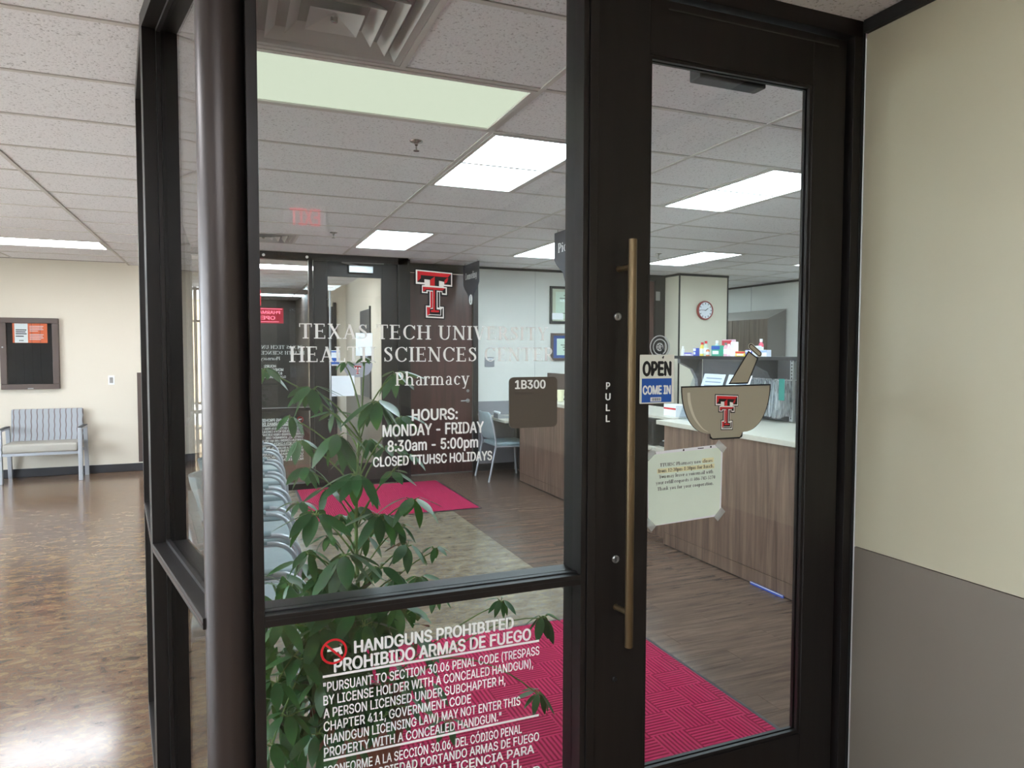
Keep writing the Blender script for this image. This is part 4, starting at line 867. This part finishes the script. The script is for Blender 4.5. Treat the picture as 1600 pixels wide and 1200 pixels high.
sw = thing('wall_switch', 'pale switch plate with grey rocker on the cream lobby wall', 'switch', (-1.404, 10.5, 1.214)); MB().box(-.036,.036,-.006,0,-.06,.06).build('plate', M_paperw, sw, .002); bx('rocker', mat('grey_rocker', (150,146,142), .5), -.02, .02, -.010, -.006, -.038, .038, sw, .002)
bn = thing('lobby_bench', 'two-seat lobby bench with striped grey back and silver frame', 'bench', (-2.105, 9.98, 0))
M_seat = mat('taupe_vinyl_seat', (166,162,152), .5)
for s in (-1, 1):
    x = s*.415
    MB().box(x-.022,x+.022,.0,.05,0,.63).build('leg', M_silver, bn, .004); MB().prism([(x-.022,.42,0),(x-.022,.46,0),(x-.022,.40,.64),(x-.022,.35,.64)], (.044,0,0)).build('leg', M_silver, bn, .003)
    ar = MB().box(x-.022,x+.022,0,.40,.625,.65).build('armrest', M_silver, bn, .006); bx('arm_pad', M_darkbox, x-.024, x+.024, .03, .38, .65, .662, ar, .004)
MB().box(-.41,.41,.01,.05,.33,.365).box(-.41,.41,.37,.40,.33,.365).build('seat_frame', M_silver, bn, .003)
MB().box(-.388,.388,-.015,.40,.365,.475).build('seat', M_seat, bn, .03, True, None, 4)
bk = MB().prism([(-.385,.36,.45),(-.385,.43,.45),(-.385,.47,.865),(-.385,.41,.865)], (.77,0,0)).build('backrest', M_fabric, bn, .018, True, None, 3)
# =============================================================== MATS
def door_mat(label, x0, x1, y0, y1):
    t = thing('entrance_mat', label, 'mat', ((x0+x1)/2,(y0+y1)/2,.002), 0, 'red entrance mats'); a, b_ = (x1-x0)/2, (y1-y0)/2
    bx('rubber_border', M_base, -a, a, -b_, b_, 0, .005, t, .002); bx('carpet', M_mat, -a+.025, a-.025, -b_+.025, b_-.025, .004, .010, t, .002)
door_mat('red ribbed entrance mat just inside the near door', .36, 2.15, 1.95, 3.71)
door_mat('red entrance mat in front of the far glass door', .70, 2.39, 6.68, 8.34)
# =============================================================== CHAIRS
def arcpts(c, r, a0, a1, n, ax): 
    return [Vector(c)+Vector((r*math.cos(R(a0+(a1-a0)*i/n)), ax, r*math.sin(R(a0+(a1-a0)*i/n)))) for i in range(n+1)]
def curved_back(w, zs, name, m, parent, th=.022, bow=.05):
    mb = MB(); n = 8; V = []
    for off in (0, th):
        for (x, z, k) in zs:
            for i in range(n+1):
                u = -1+2*i/n; V.append((x+bow*(1-u*u)*-1+off, u*w/2*k, z))
    m_ = len(zs); idx = lambda o, a, b: o*m_*(n+1)+a*(n+1)+b; F = []
    for a in range(m_-1):
        for b in range(n):
            F.append((idx(0,a,b),idx(0,a,b+1),idx(0,a+1,b+1),idx(0,a+1,b))); F.append((idx(1,a,b),idx(1,a+1,b),idx(1,a+1,b+1),idx(1,a,b+1)))
    for b in range(n):
        F.append((idx(0,0,b),idx(1,0,b),idx(1,0,b+1),idx(0,0,b+1))); F.append((idx(0,m_-1,b),idx(0,m_-1,b+1),idx(1,m_-1,b+1),idx(1,m_-1,b)))
    for a in range(m_-1):
        F.append((idx(0,a,0),idx(0,a+1,0),idx(1,a+1,0),idx(1,a,0))); F.append((idx(0,a,n),idx(1,a,n),idx(1,a+1,n),idx(0,a+1,n)))
    return mb.add(V, F).build(name, m, parent, 0, True)
def make_chair(arms, label, group):
    """chair facing +X, origin under the seat centre"""
    t = thing('arm_chair' if arms else 'side_chair', label, 'chair', (0,0,0), 0, group)
    MB().box(-.21,.24,-.235,.235,.425,.475).build('seat', M_chair, t, .022, True, None, 4)
    curved_back(.46, [(-.225,.52,.80),(-.235,.56,.95),(-.25,.66,1),(-.27,.76,.98),(-.285,.82,.86),(-.29,.85,.6)], 'backrest', M_chair, t)
    for s in (-1, 1):
        yy = s*.25
        if arms:
            p = [(.26,yy,0),(.255,yy,.3),(.25,yy,.52)]+[tuple(q) for q in arcpts((.13,0,.54), .12, 0, 90, 6, yy)]+[(0,yy,.66),(-.15,yy,.652),(-.25,yy,.64)]
            MB().tube(p, .0125, 10).build('arm_frame', M_silver, t, 0, True)
            MB().tube([(.11,yy,.672),(-.1,yy,.668)], .017, 10).build('arm_pad', M_chair, t, 0, True)
        else:
            MB().tube([(.25,yy*.9,0),(.22,yy*.92,.43)], .0115, 10).build('leg', M_silver, t, 0, True)
        MB().tube([(-.31,yy,0),(-.245,yy,.30),(-.215,yy,.46),(-.24,yy*.97,.64),(-.275,yy*.88,.8)], .0125, 10).build('leg', M_silver, t, 0, True)
        MB().tube([(-.22,yy,.43),(.235,yy,.42)], .01, 8).build('seat_rail', M_silver, t, 0, True)
    MB().tube([(.235,-.25,.415),(.235,.25,.415)], .009, 8).build('cross_bar', M_silver, t)
    return t
ch0 = make_chair(True, '', 'grey chairs along the glass side wall')
CL = ['grey tubular armchair nearest the plant, first in the row along the glass', 'second grey armchair in the row along the glass side wall', 'third grey armchair in the row along the glass side wall', 'fourth grey armchair in the row along the glass side wall', 'fifth grey armchair in the row along the glass side wall', 'sixth grey armchair in the row along the glass side wall', 'last grey armchair in the row, nearest the far entrance']
for k in range(7):
    yc = 3.32+.655*k; o = ch0 if k == 0 else dup(ch0)
    o.location = (.30+.043*(yc-3.4)-.26+.02, yc, .0012); o['label'] = CL[k]
sc0 = make_chair(False, 'grey side chair with silver legs pulled up to the counselling desk', None); sc0.location = (3.255, 8.24, .002)
# =============================================================== COUNTER AND STAFF SIDE
ct = thing('service_counter', 'near walnut laminate service counter under the taped notice', 'counter', (3.33, 0, 0))
bx('front_panel', M_counter, .0, .02, 2.2, 4.86, .112, 1.0, ct); bx('kick_panel', M_counter, .002, .022, 2.2, 4.86, .012, .108, ct); bx('kick_gap', M_black, .012, .03, 2.2, 4.86, 0, .116, ct)
bx('end_panel', M_counter, .02, .9, 4.84, 4.86, .0, 1.0, ct); bx('end_panel', M_counter, .02, .9, 2.2, 2.22, .0, 1.0, ct)
MB().box(-.035,.95,2.15,4.93,1.0,1.036).build('worktop', M_laminate, ct, .004)
ct2 = thing('service_counter', 'far walnut laminate counter section ending at the grey side chair', 'counter', (3.33, 0, 0))
bx('front_panel', M_counter, .0, .02, 6.73, 7.94, .112, 1.0, ct2); bx('front_panel', M_counter, -.012, .02, 5.42, 6.728, .112, 1.0, ct2); bx('kick_panel', M_counter, .002, .022, 5.42, 7.94, .012, .108, ct2)
bx('kick_gap', M_black, .012, .03, 5.42, 7.94, 0, .116, ct2)
bx('end_panel', M_counter, .02, .75, 7.92, 7.94, .0, 1.0, ct2); bx('end_panel', M_counter, .02, .75, 5.42, 5.44, .0, 1.0, ct2)
MB().box(-.035,.80,5.36,7.0,1.0,1.036).build('worktop', M_laminate, ct2, .004); MB().box(-.02,.80,7.0,7.96,1.0,1.03).build('worktop', M_laminate, ct2, .004)
ct3 = thing('low_counter', 'low pale counter section in the gap between the two service counters', 'counter', (3.42, 0, 0))
bx('worktop', M_laminate, 0, .7, 4.94, 5.35, .74, .775, ct3, .003); bx('front_panel', M_counter, .03, .05, 4.94, 5.35, .0, .74, ct3)
bx('tall_back', M_darkbox, .36, .40, 4.94, 5.35, .775, 1.02, ct3); bx('shelf', M_laminate, .05, .7, 4.94, 5.35, 1.02, 1.04, ct3)
dk = thing('desk', 'pale topped desk beyond the far counter, behind the side chair', 'desk', (3.2, 0, 0))
bx('desk_top', M_laminate, -.05, .9, 7.98, 8.78, .72, .75, dk, .004); bx('modesty_panel', M_darkbox, .42, .44, 7.98, 8.78, .02, .72, dk)
for yy in (8.0, 8.74): bx('leg', M_steel, .40, .43, yy, yy+.03, 0, .72, dk)
tg = thing('phone', 'small silver and white desk phone on the counselling desk', 'phone', (3.25, 8.35, .75)); MB().prism([(-.08,-.08,0),(.08,-.08,0),(.08,-.08,.025),(-.08,-.08,.06)], (0,.16,0)).build('body', M_silver, tg, .004); MB().tube([(-.06,-.09,.075),(-.06,.09,.075)], .014, 8).build('handset', M_paperw, tg)
bt = tag(MB().box(3.318,3.328,3.49,3.80,.003,.022).build('blue_tape_strip', mat('blue_tape', (60,90,190), .4), None, .002), 'blue strip of tape lying along the base of the near counter', 'tape')
bx('white_edge', M_paperw, 3.3165, 3.318, 3.49, 3.80, .016, .021, bt)
# partition with shelf behind the near counter
pt = thing('display_shelf', 'grey partition with a dark shelf behind the near counter', 'shelf', (3.98, 0, 1.037))
bx('grey_panel', M_greypanel, .25, .28, 3.2, 5.55, 0, .52, pt); bx('shelf', M_cabtop, -.02, .32, 3.2, 5.64, .50, .525, pt, .002); bx('shelf_edge', M_darkbox, -.022, -.02, 3.2, 5.64, .498, .526, pt)
for yy in (3.6, 4.56, 5.56): MB().prism([(0,yy,.50),(.25,yy,.50),(.25,yy,.1),(.21,yy,.12),(.2,yy,.3),(.14,yy,.4),(0,yy,.46)], (0,.045,0)).build('bracket', M_greypanel, pt)
sl = bx('slotted_post', M_slot, .225, .25, 4.36, 4.395, -.0, .50, pt)
sm = MB()
for k in range(18): sm.box(.2235,.225,4.373,4.382,.02+.027*k,.036+.027*k)
sm.build('slot', M_black, sl)
MB().tube([(.14,4.28,.34),(.14,5.0,.34)], .006, 8).build('hang_rod', M_slot, pt); MB().tube([(.14,4.32,.34),(.24,4.32,.34)], .005, 8).build('rod_bracket', M_slot, pt)
for k in range(10):
    yb = 4.37+.05*k; hb = .28+random.random()*.06; dxx = random.uniform(-.02,.02); tl = random.uniform(-.004,.004)
    t = thing('plastic_bag', 'clear plastic prescription bag on the rod, %s from the slotted post' % ['first','second','third','fourth','fifth','sixth','seventh','eighth','ninth','tenth'][k], 'bag', (4.12, yb, 1.376), 0, 'clear bags hanging on the rod')
    mb = MB(); n = 6; V = []
    for side in (-1, 1):
        for i in range(n+1):
            z = .0-hb*i/n; th = .003+.016*math.sin(math.pi*i/n*.9)
            for xx in (-.10,-.03,.04,.11): V.append((xx+dxx, side*th*(.6+.4*math.cos(xx*20+k))+tl*(i/n), z+.01*math.sin(xx*30+k)))
    ix = lambda s, i, j: s*(n+1)*4+i*4+j; F = []
    for s in (0, 1):
        for i in range(n):
            for j in range(3): q = (ix(s,i,j),ix(s,i,j+1),ix(s,i+1,j+1),ix(s,i+1,j)); F.append(q)
    for i in range(n): F.append((ix(0,i,0),ix(0,i+1,0),ix(1,i+1,0),ix(1,i,0))); F.append((ix(0,i,3),ix(1,i,3),ix(1,i+1,3),ix(0,i+1,3)))
    mb.add(V, F).build('film', M_bagfilm, t, 0, True); bx('hanger_strip', M_paperw, -.05+dxx, .06+dxx, -.001, .001, -.03, .0, t)
    bx('paper_slip', M_paperw, -.07+dxx, .08+dxx, -.001, .001, -hb*.8, -hb*.35, t)
tg = tag(MB().box(4.03,4.034,4.27,4.33,1.22,1.39).build('teal_tag', M_mint, None, .002), 'teal tag hanging beside the slotted post', 'tag')
# acrylic guard with papers
ac = thing('acrylic_guard', 'clear slanted acrylic guard standing on the near counter behind the mortar decal', 'guard', (3.50, -.215, 1.0365))
MB().prism([(.0,4.46,.0),(.006,4.46,.0),(.206,4.46,.485),(.2,4.46,.485)], (0,.66,0)).build('sheet', M_clear, ac); MB().prism([(.0,5.12,.0),(.22,5.12,.0),(.2,5.12,.485)], (0,.005,0)).build('side_sheet', M_clear, ac)
for k, (yy, zz, xx) in enumerate(((4.32,.18,-.04),(4.63,.18,-.04),(4.30,.03,-.13),(4.60,.02,-.13))):
    o = MB().prism([(3.72+xx,yy,1.036+zz),(3.722+xx,yy,1.036+zz),(3.80+xx,yy,1.036+zz+.2),(3.798+xx,yy,1.036+zz+.2)], (0,.27,0)).build('leaflet', M_paperw)
    tag(o, ['white leaflet in the upper row behind the acrylic, nearer the door side', 'white leaflet in the upper row behind the acrylic, farther along', 'white leaflet in the lower row behind the acrylic, nearer the door side', 'white leaflet in the lower row behind the acrylic, farther along'][k], 'leaflet', 'leaflets behind the acrylic')
    flat('printed_lines', mat('grey_print', (150,160,176), .7), [], o, 0)
    ml = MB()
    for q in range(5):
        z = 1.036+zz+.04+q*.03; x = 3.72+xx+(.04+q*.03)*.39-.0012; ml.add([(x,yy+.03,z),(x,yy+.23,z),(x+.004,yy+.23,z+.009),(x+.004,yy+.03,z+.009)], [(0,1,2,3)])
    ml.build('printed_lines', MATS['grey_print'], o)
for q in [o for o in COL.objects if o.type == 'MESH' and len(o.data.vertices) == 0]: bpy.data.objects.remove(q)
# goods on the shelf (shelf top at z 1.561)
SZ = 1.036+.525
def gbox(y, w, h, d, c, label, band=None, x=4.02):
    y = 5.62-(5.60-y)*.67; w *= .68; h *= .74; d *= .8
    t = thing('medicine_box', label, 'box', (x, y, SZ), 0, 'medicine packs on the shelf')
    bx('carton', mat('carton_%d_%d_%d' % c, c, .5), 0, d, -w/2, w/2, 0, h, t, .002)
    if band: bx('colour_band', mat('carton_%d_%d_%d' % band, band, .5), -.0008, 0, -w/2, w/2, h*.62, h*.95, t); bx('print_panel', M_paperw, -.0008, 0, -w*.35, w*.35, h*.2, h*.5, t)
def gbottle(y, r, h, c, label, capc=(240,240,240), x=4.05):
    y = 5.62-(5.60-y)*.67; r *= .68; h *= .74
    t = thing('medicine_bottle', label, 'bottle', (x, y, SZ), 0, 'medicine packs on the shelf')
    MB().lathe([(r,0),(r,h*.68),(r*.55,h*.8),(r*.5,h*.84)], seg=14).build('body', mat('plastic_%d_%d_%d' % c, c, .35), t, 0, True); MB().lathe([(r*.6,h*.83),(r*.6,h)], seg=14).build('cap', mat('plastic_%d_%d_%d' % capc, capc, .4), t, 0, True)
    MB().lathe([(r*1.01,h*.18),(r*1.01,h*.55)], seg=14).build('paper_label', M_paperw, t, 0, True)
gbottle(5.60, .022, .125, (236,236,238), 'white bottle at the far left end of the shelf')
gbox(5.42, .17, .045, .1, (206,196,222), 'flat lilac box lying at the left of the shelf', (90,90,200)); gbox(5.27, .055, .10, .05, (60,84,190), 'small upright blue box on the shelf', (240,240,250))
gbottle(5.16, .03, .17, (236,214,96), 'yellow bottle with red spray top on the shelf', (214,52,60)); gbottle(5.08, .03, .185, (196,214,190), 'pale green bottle with red top on the shelf', (214,52,60))
gbottle(5.0, .025, .10, (224,130,84), 'short orange bottle on the shelf', (240,240,240), 4.03); gbottle(4.94, .030, .19, (190,212,214), 'clear tall bottle behind the orange one', (240,240,240), 4.10)
gbox(4.82, .17, .13, .06, (70,170,140), 'green and blue carton in the middle of the shelf', (40,90,180)); gbox(4.80, .19, .20, .06, (226,190,204), 'tall pink and white carton behind the green one', (200,60,70), 4.13)
gbottle(4.67, .028, .16, (226,170,186), 'pink labelled white bottle with grey lid', (120,120,112)); gbottle(4.61, .026, .145, (232,200,214), 'second pink labelled bottle on the shelf'); gbottle(4.56, .024, .13, (232,210,220), 'smaller pink labelled bottle beside the tall white box')
gbox(4.48, .075, .17, .05, (238,238,246), 'tall narrow white box on the shelf', (226,226,240)); gbox(4.34, .17, .06, .1, (236,208,90), 'yellow and white carton on the right of the shelf', (214,52,60)); gbox(4.33, .16, .045, .09, (222,70,76), 'red carton stacked behind the yellow one', None, 4.12)
gbox(4.19, .10, .075, .08, (84,84,196), 'blue carton right of the yellow one', (210,210,240)); gbottle(4.2, .03, .20, (220,90,110), 'red spray bottle with white trigger top', (240,240,240), 4.16)
gbox(4.07, .10, .12, .05, (220,230,246), 'pale blue carton half hidden by the pestle decal', None); gbox(3.93, .12, .075, .06, (226,232,248), 'pale box at the right end of the shelf', (150,170,226))
# wall cabinet with sloped top
wcab = thing('wall_cabinet', 'taupe wall cabinet with sloped top on the white staff wall', 'cabinet', (8.178, 0, 0))
MB().prism([(0,8.66,1.53),(-.36,8.66,1.53),(-.36,8.66,2.12),(0,8.66,2.27)], (0,1.6,0)).build('body', M_cabtop, wcab)
MB().prism([(.0,8.655,2.272),(-.375,8.655,2.116),(-.375,8.655,2.126),(0,8.655,2.282)], (0,1.61,0)).build('lit_top_panel', mat('cabinet_top_lit', (158,154,148), .5), wcab)  # paler sheet on the slope: its lighter shading is put into the colour
for k in range(4): bx('door', M_cab, -.378, -.36, 8.665+.4*k, 8.665+.4*k+.392, 1.535, 2.115, wcab)
bcab = thing('base_cabinet', 'taupe base cabinet under the wall cabinet in the staff area', 'cabinet', (8.178, 0, 0))
bx('body', M_cab, -.6, 0, 7.4, 10.4, .0, .86, bcab); bx('worktop', M_laminate, -.62, 0, 7.38, 10.42, .86, .9, bcab)
# clock
ck_ = thing('wall_clock', 'round wall clock with dark red rim on the boxed column', 'clock', (6.435, 8.43, 2.20))
MB().lathe([(.135,0),(.14,-.02),(.132,-.04),(.118,-.04),(.116,-.025)], seg=36, axis='y').build('rim', M_clockrim, ck_, 0, True); MB().lathe([(.1185,-.02),(.1185,-.031)], seg=36, axis='y').build('face', M_clockface, ck_)
for k in range(12):
    a = R(30*k); r0 = .098; q = MB().box(-.005,.005,-.0325,-.031,-.011,.011).build('hour_mark', M_black_ink, ck_); q.location = (r0*math.sin(a), 0, r0*math.cos(a)); q.rotation_euler = (0, a, 0)
for nm_, L_, wd_, ang in (('hour_hand', .055, .009, 57), ('minute_hand', .085, .006, 274)):
    q = MB().box(-wd_/2,wd_/2,-.035,-.0332,-.012,L_).build(nm_, M_black_ink, ck_); q.rotation_euler = (0, R(ang), 0)
# certificates and plate on the far wall
def frame(label, x0, x1, z0, z1, fm, matm, seal=None):
    t = thing('certificate_frame', label, 'picture frame', (0, 8.8, 0)); w_ = .035
    MB().box(x0,x1,-.025,0,z0,z0+w_).box(x0,x1,-.025,0,z1-w_,z1).box(x0,x0+w_,-.025,0,z0+w_,z1-w_).box(x1-w_,x1,-.025,0,z0+w_,z1-w_).build('frame', fm, t, .003)
    bx('matte', matm, x0+.03, x1-.03, -.012, -.002, z0+.03, z1-.03, t)
    pp = bx('certificate', M_paper, x0+.09, x1-.09, -.0135, -.012, z0+.075, z1-.075, t)
    flat('printed_lines', mat('sepia_ink', (110,112,100), .8), [pg([(x0+.13+o_,z),(x1-.13-o_,z),(x1-.13-o_,z+.012),(x0+.13+o_,z+.012)]) for z, o_ in ((z1-.13,.08),(z1-.17,.02),(z1-.20,.05),((z0+z1)/2,.1),(z0+.14,.06))], t, -.0142)
    bx('glass', M_glass, x0+.035, x1-.035, -.0185, -.0165, z0+.035, z1-.035, t); return t
frame('black framed certificate high on the far wall under the pick up sign', 4.13, 4.80, 1.985, 2.50, M_black, mat('cream_matte', (214,216,196), .8))
frame('brown framed certificate with blue matte below the black framed one', 4.15, 4.80, 1.475, 1.855, M_brownframe, mat('blue_matte', (40,80,160), .7))
paper('price_card', 'small white card tucked in the corner of the black frame', 4.16, 4.33, 2.04, 2.13, 8.773)
pl = thing('wall_plate', 'small grey sign plate on the pale far wall above the desk', 'sign', (3.25, 8.8, 1.46)); MB().box(-.068,.068,-.008,0,-.065,.065).build('plate', M_greyw, pl, .003); bx('pale_strip', M_paperw, -.05, .05, -.0095, -.008, .03, .05, pl)
# things on the far counter
sd = thing('card_reader_stand', 'white hand sanitizer stand with blue top on the far counter', 'dispenser', (3.55, 6.98, 1.036)); MB().lathe([(.06,0),(.06,.01),(.012,.016),(.012,.30)], seg=16).build('pole', M_slot, sd, 0, True); bx('bottle', M_paperw, -.035, .035, -.04, .04, .18, .38, sd, .012); bx('blue_head', M_blue, -.04, .04, -.045, .045, .38, .45, sd, .01); bx('nozzle', M_darkbox, -.06, -.03, -.015, .015, .25, .28, sd)
cu = thing('paper_cup', 'pale yellow cup on the far counter beside the room sign', 'cup', (3.5, 7.15, 1.036)); MB().lathe([(.032,0),(.044,.13),(.041,.13),(.03,.006)], seg=18).build('body', mat('pale_yellow_cup', (226,222,186), .5), cu, 0, True)
cl_ = thing('clear_stand', 'clear acrylic stand with a white card on the far counter', 'stand', (3.42, 6.80, 1.036)); MB().prism([(0,-.06,0),(.004,-.06,0),(.054,-.06,.2),(.05,-.06,.2)], (0,.12,0)).build('sheet', M_clear, cl_); MB().prism([(.006,-.055,.02),(.008,-.055,.02),(.05,-.055,.19),(.048,-.055,.19)], (0,.11,0)).build('card', M_paperw, cl_)
mo = thing('computer_monitor', 'brown backed monitor on the far counter behind the room sign', 'monitor', (3.62, 7.5, 1.0305)); bx('screen', M_brownframe, 0, .04, -.27, .27, .06, .31, mo, .006); bx('stand', M_darkbox, .04, .07, -.03, .03, .0, .2, mo); bx('foot', M_darkbox, -.05, .12, -.1, .1, 0, .012, mo)
# things in the gap
bxs = thing('carton_box', 'white box with a red stripe on the low counter shelf under the open sign', 'box', (3.56, 5.12, 1.04)); bx('carton', M_paperw, 0, .14, -.09, .09, 0, .10, bxs, .003); bx('red_stripe', M_red, -.001, 0, -.09, .09, .06, .075, bxs)
tm = thing('payment_terminal', 'black payment terminal with a white slip on the low counter', 'terminal', (3.50, 5.13, .775)); MB().prism([(0,-.05,0),(.16,-.05,0),(.16,-.05,.07),(0,-.05,.03)], (0,.1,0)).build('body', M_darkbox, tm, .004); MB().prism([(.02,-.04,.045),(.12,-.04,.072),(.12,-.04,.074),(.02,-.04,.047)], (0,.08,0)).build('paper_slip', M_paperw, tm)
pcb = tag(bx('computer_tower', M_darkbox, 3.45, 3.70, 5.2, 5.34, .777, 1.018, None, .004), 'dark computer box standing on the low counter', 'computer'); bx('front_grille', M_black, 3.448, 3.45, 5.22, 5.32, .80, .99, pcb)
# far corridor exit sign
ex2 = thing('exit_sign', 'red exit sign hanging in the back corridor beyond the far glass', 'sign', (.36, 10.6, 2.35)); bx('housing', mat('red_exit_face', (214,40,60), .5, emit=.8), -.11, .10, -.03, .03, -.11, .11, ex2, .004); bx('ceiling_mount', M_paperw, -.05, .05, -.02, .02, .11, .36, ex2)
# =============================================================== THE UMBRELLA PLANT
PX, PY = .432, 2.52
plant = thing('umbrella_plant', 'tall potted umbrella plant with drooping leaf whorls behind the glass', 'plant', (PX, PY, .0122))
po_ = MB().lathe([(.12,0),(.165,.26),(.178,.26),(.178,.30),(.16,.30),(.155,.255)], seg=28).build('pot', M_pot, plant, 0, True); MB().lathe([(.153,.25),(.153,.262)], seg=24).build('soil', M_soil, plant)
def W2L(p): return Vector(p)-Vector((PX, PY, .0122))
stem_top = at_y(557, 600, PY)
sp_ = [W2L((PX+.012*math.sin(z*5), PY+.01*math.cos(z*4), z)) for z in [.2+.1*i for i in range(13)]]
MB().tube(sp_, [.011-.0006*i for i in range(13)], 8).build('main_stem', M_stem, plant, 0, True)
MB().tube([W2L((PX-.03,PY+.02,.2)), W2L((PX-.1,PY,.45)), W2L((PX-.16,PY-.02,.75))], [.009,.008,.006], 8).build('side_stem', M_stem, plant, 0, True)
MB().tube([W2L((PX+.04,PY,.2)), W2L((PX+.2,PY-.03,.4)), W2L((PX+.38,PY-.04,.52))], [.008,.006,.004], 8).build('side_stem', M_stem, plant, 0, True)
def leaf_geo(droop, wid, n=6):
    V, F = [], []
    for i in range(n+1):
        u = i/n; w_ = wid*(math.sin(math.pi*min(1, u**.85*.97+.02)))**.8+.002
        z = -droop*u*u; tip = .012*(u > .97)
        for s, lift in ((-1, .10), (0, 0), (1, .10)): V.append((u, s*w_, z+lift*w_))
    for i in range(n):
        for j in range(2): F.append((i*3+j, i*3+j+1, (i+1)*3+j+1, (i+1)*3+j))
    return V, F
leafs = []
for dr, wd_ in ((.10,.185),(.22,.17),(.05,.195)):
    o = MB().add(*leaf_geo(dr, wd_)).build('leaf', M_leaf, None, 0, True); leafs.append(o.data); bpy.data.objects.remove(o)
rnd = random.Random(11)
nleaf = 0
fill = MB(); base_v, base_f = leaf_geo(.15, .19)
def whorl(cx, cy, px_len, n, Y=None, dl=(12, 62), joined=False):
    """a stalk from the stem with a ring of leaflets; the pixel fixes the direction, Y the distance from the glass"""
    global nleaf
    Y = Y if Y is not None else PY+rnd.uniform(-.22, .22)
    c = at_y(cx, cy, Y); Lm = px_len*Y/1230
    root = Vector((PX+.012*math.sin(c.z*5), PY, max(.3, min(1.36, c.z-.10-.5*abs(c.x-PX)))))
    if c.z < .62 and abs(c.x-PX) > .3: root = Vector((PX+(.3 if c.x > PX else -.14), PY-.03, .45 if c.x > PX else .6))
    mid = (root+c)/2+Vector((0,0,.05+.06*abs(c.x-PX)))
    pts = [root.lerp(mid, t).lerp(mid.lerp(c, t), t) for t in [i/6 for i in range(7)]]
    mb = MB().tube([W2L(p) for p in pts], [.0034-.0002*i for i in range(7)], 6)
    a0 = rnd.uniform(0, 360); specs = []
    for k in range(n):
        az = R(a0+360*k/n+rnd.uniform(-12, 12)); dr = R(rnd.uniform(*dl)); d = Vector((math.cos(az)*math.cos(dr), math.sin(az)*math.cos(dr), -math.sin(dr)))
        st0 = c+d*.22*Lm+Vector((0,0,.02)); mb.tube([W2L(c), W2L(c+(d*.1+Vector((0,0,.1)))*Lm*.6), W2L(st0)], .0017, 5); specs.append((st0, d))
    stalk = mb.build('leaf_stalk', M_stem, plant, 0, True)
    for st0, d in specs:
        if joined or nleaf >= 296:
            y_ = Vector((0,0,1)).cross(d).normalized(); z_ = d.cross(y_); rot = Matrix((d, y_, z_)).transposed(); k = Lm*rnd.uniform(.85, 1.1)
            fill.add([W2L(st0+rot @ (Vector(v)*k)) for v in base_v], base_f); continue
        o = bpy.data.objects.new('leaf', rnd.choice(leafs)); COL.objects.link(o); o.parent = stalk; nleaf += 1
        up = Vector((0,0,1)); y_ = up.cross(d).normalized(); z_ = d.cross(y_)
        k = Lm*rnd.uniform(.82, 1.12)
        rot = Matrix((d, y_, z_)).transposed().to_4x4() @ Matrix.Rotation(rnd.uniform(-.35, .35), 4, 'X')
        o.matrix_local = Matrix.Translation(W2L(st0)) @ rot @ Matrix.Scale(k, 4)
for wv in ((487,610,52,10,2.36),(412,580,46,7,2.44),(540,572,22,7,2.55),(570,566,17,7,2.58),(618,586,46,8,2.58),(588,630,62,10,2.44),(628,656,40,8,2.6),(529,682,60,10,2.36),(468,692,38,7,2.5),
  (478,735,44,8,2.46),(560,744,64,10,2.34),(493,806,62,10,2.3),(558,796,52,8,2.6),(592,806,60,9,2.48),(646,782,62,9,2.44),(637,854,50,9,2.5),(537,870,72,10,2.34),(592,890,52,9,2.44),(480,866,46,8,2.42),(515,842,32,8,2.56),
  (655,906,36,7,2.5),(455,918,30,7,2.4),(783,942,34,9,2.5),(848,966,46,9,2.46),(842,1086,44,9,2.4),(620,950,48,8,2.4),(500,985,60,9,2.36),(570,978,60,9,2.36),
  (522,650,34,6,2.62),(602,702,42,7,2.56),(545,716,36,6,2.64),(512,768,38,6,2.5),(612,742,42,6,2.6),(572,842,42,6,2.62),(505,905,44,6,2.4),(622,902,44,6,2.42)): whorl(*wv)
for wv in ((440,975,56,6,2.3),(470,1030,56,6,2.32),(432,1068,56,6,2.28),(500,1066,56,6,2.34),(450,1120,56,6,2.28),(424,1165,54,6,2.26),(494,1148,56,6,2.3),(560,1060,52,6,2.36),(600,1120,52,6,2.36),(545,1158,52,6,2.32),(640,1060,48,6,2.4),(700,1130,44,6,2.36),
  (455,655,34,7,2.6),(575,690,36,7,2.62),(640,715,34,7,2.6),(470,790,34,7,2.55),(530,810,34,7,2.6),(625,825,40,7,2.56),(680,860,30,6,2.5),(545,915,44,8,2.44),(470,945,40,7,2.4),(680,930,34,7,2.5)): whorl(*wv, joined=True)
for k in range(420):
    x = rnd.triangular(-.02, .72, .22); z = rnd.uniform(.22, .86-.35*abs(x-.3)); yy = rnd.uniform(2.34, 2.72); az = rnd.uniform(0, 6.283); dr = R(rnd.uniform(5, 70)); k_ = rnd.uniform(.09, .15)
    d = Vector((math.cos(az)*math.cos(dr), math.sin(az)*math.cos(dr), -math.sin(dr))); y_ = Vector((0,0,1)).cross(d).normalized(); z_ = d.cross(y_)
    rot = Matrix((d, y_, z_)).transposed(); fill.add([W2L(Vector((x, yy, z))+rot @ (Vector(v)*k_)) for v in base_v], base_f)
o = fill.build('inner_foliage', M_leaf, plant, 0, True); o['kind'] = 'stuff'
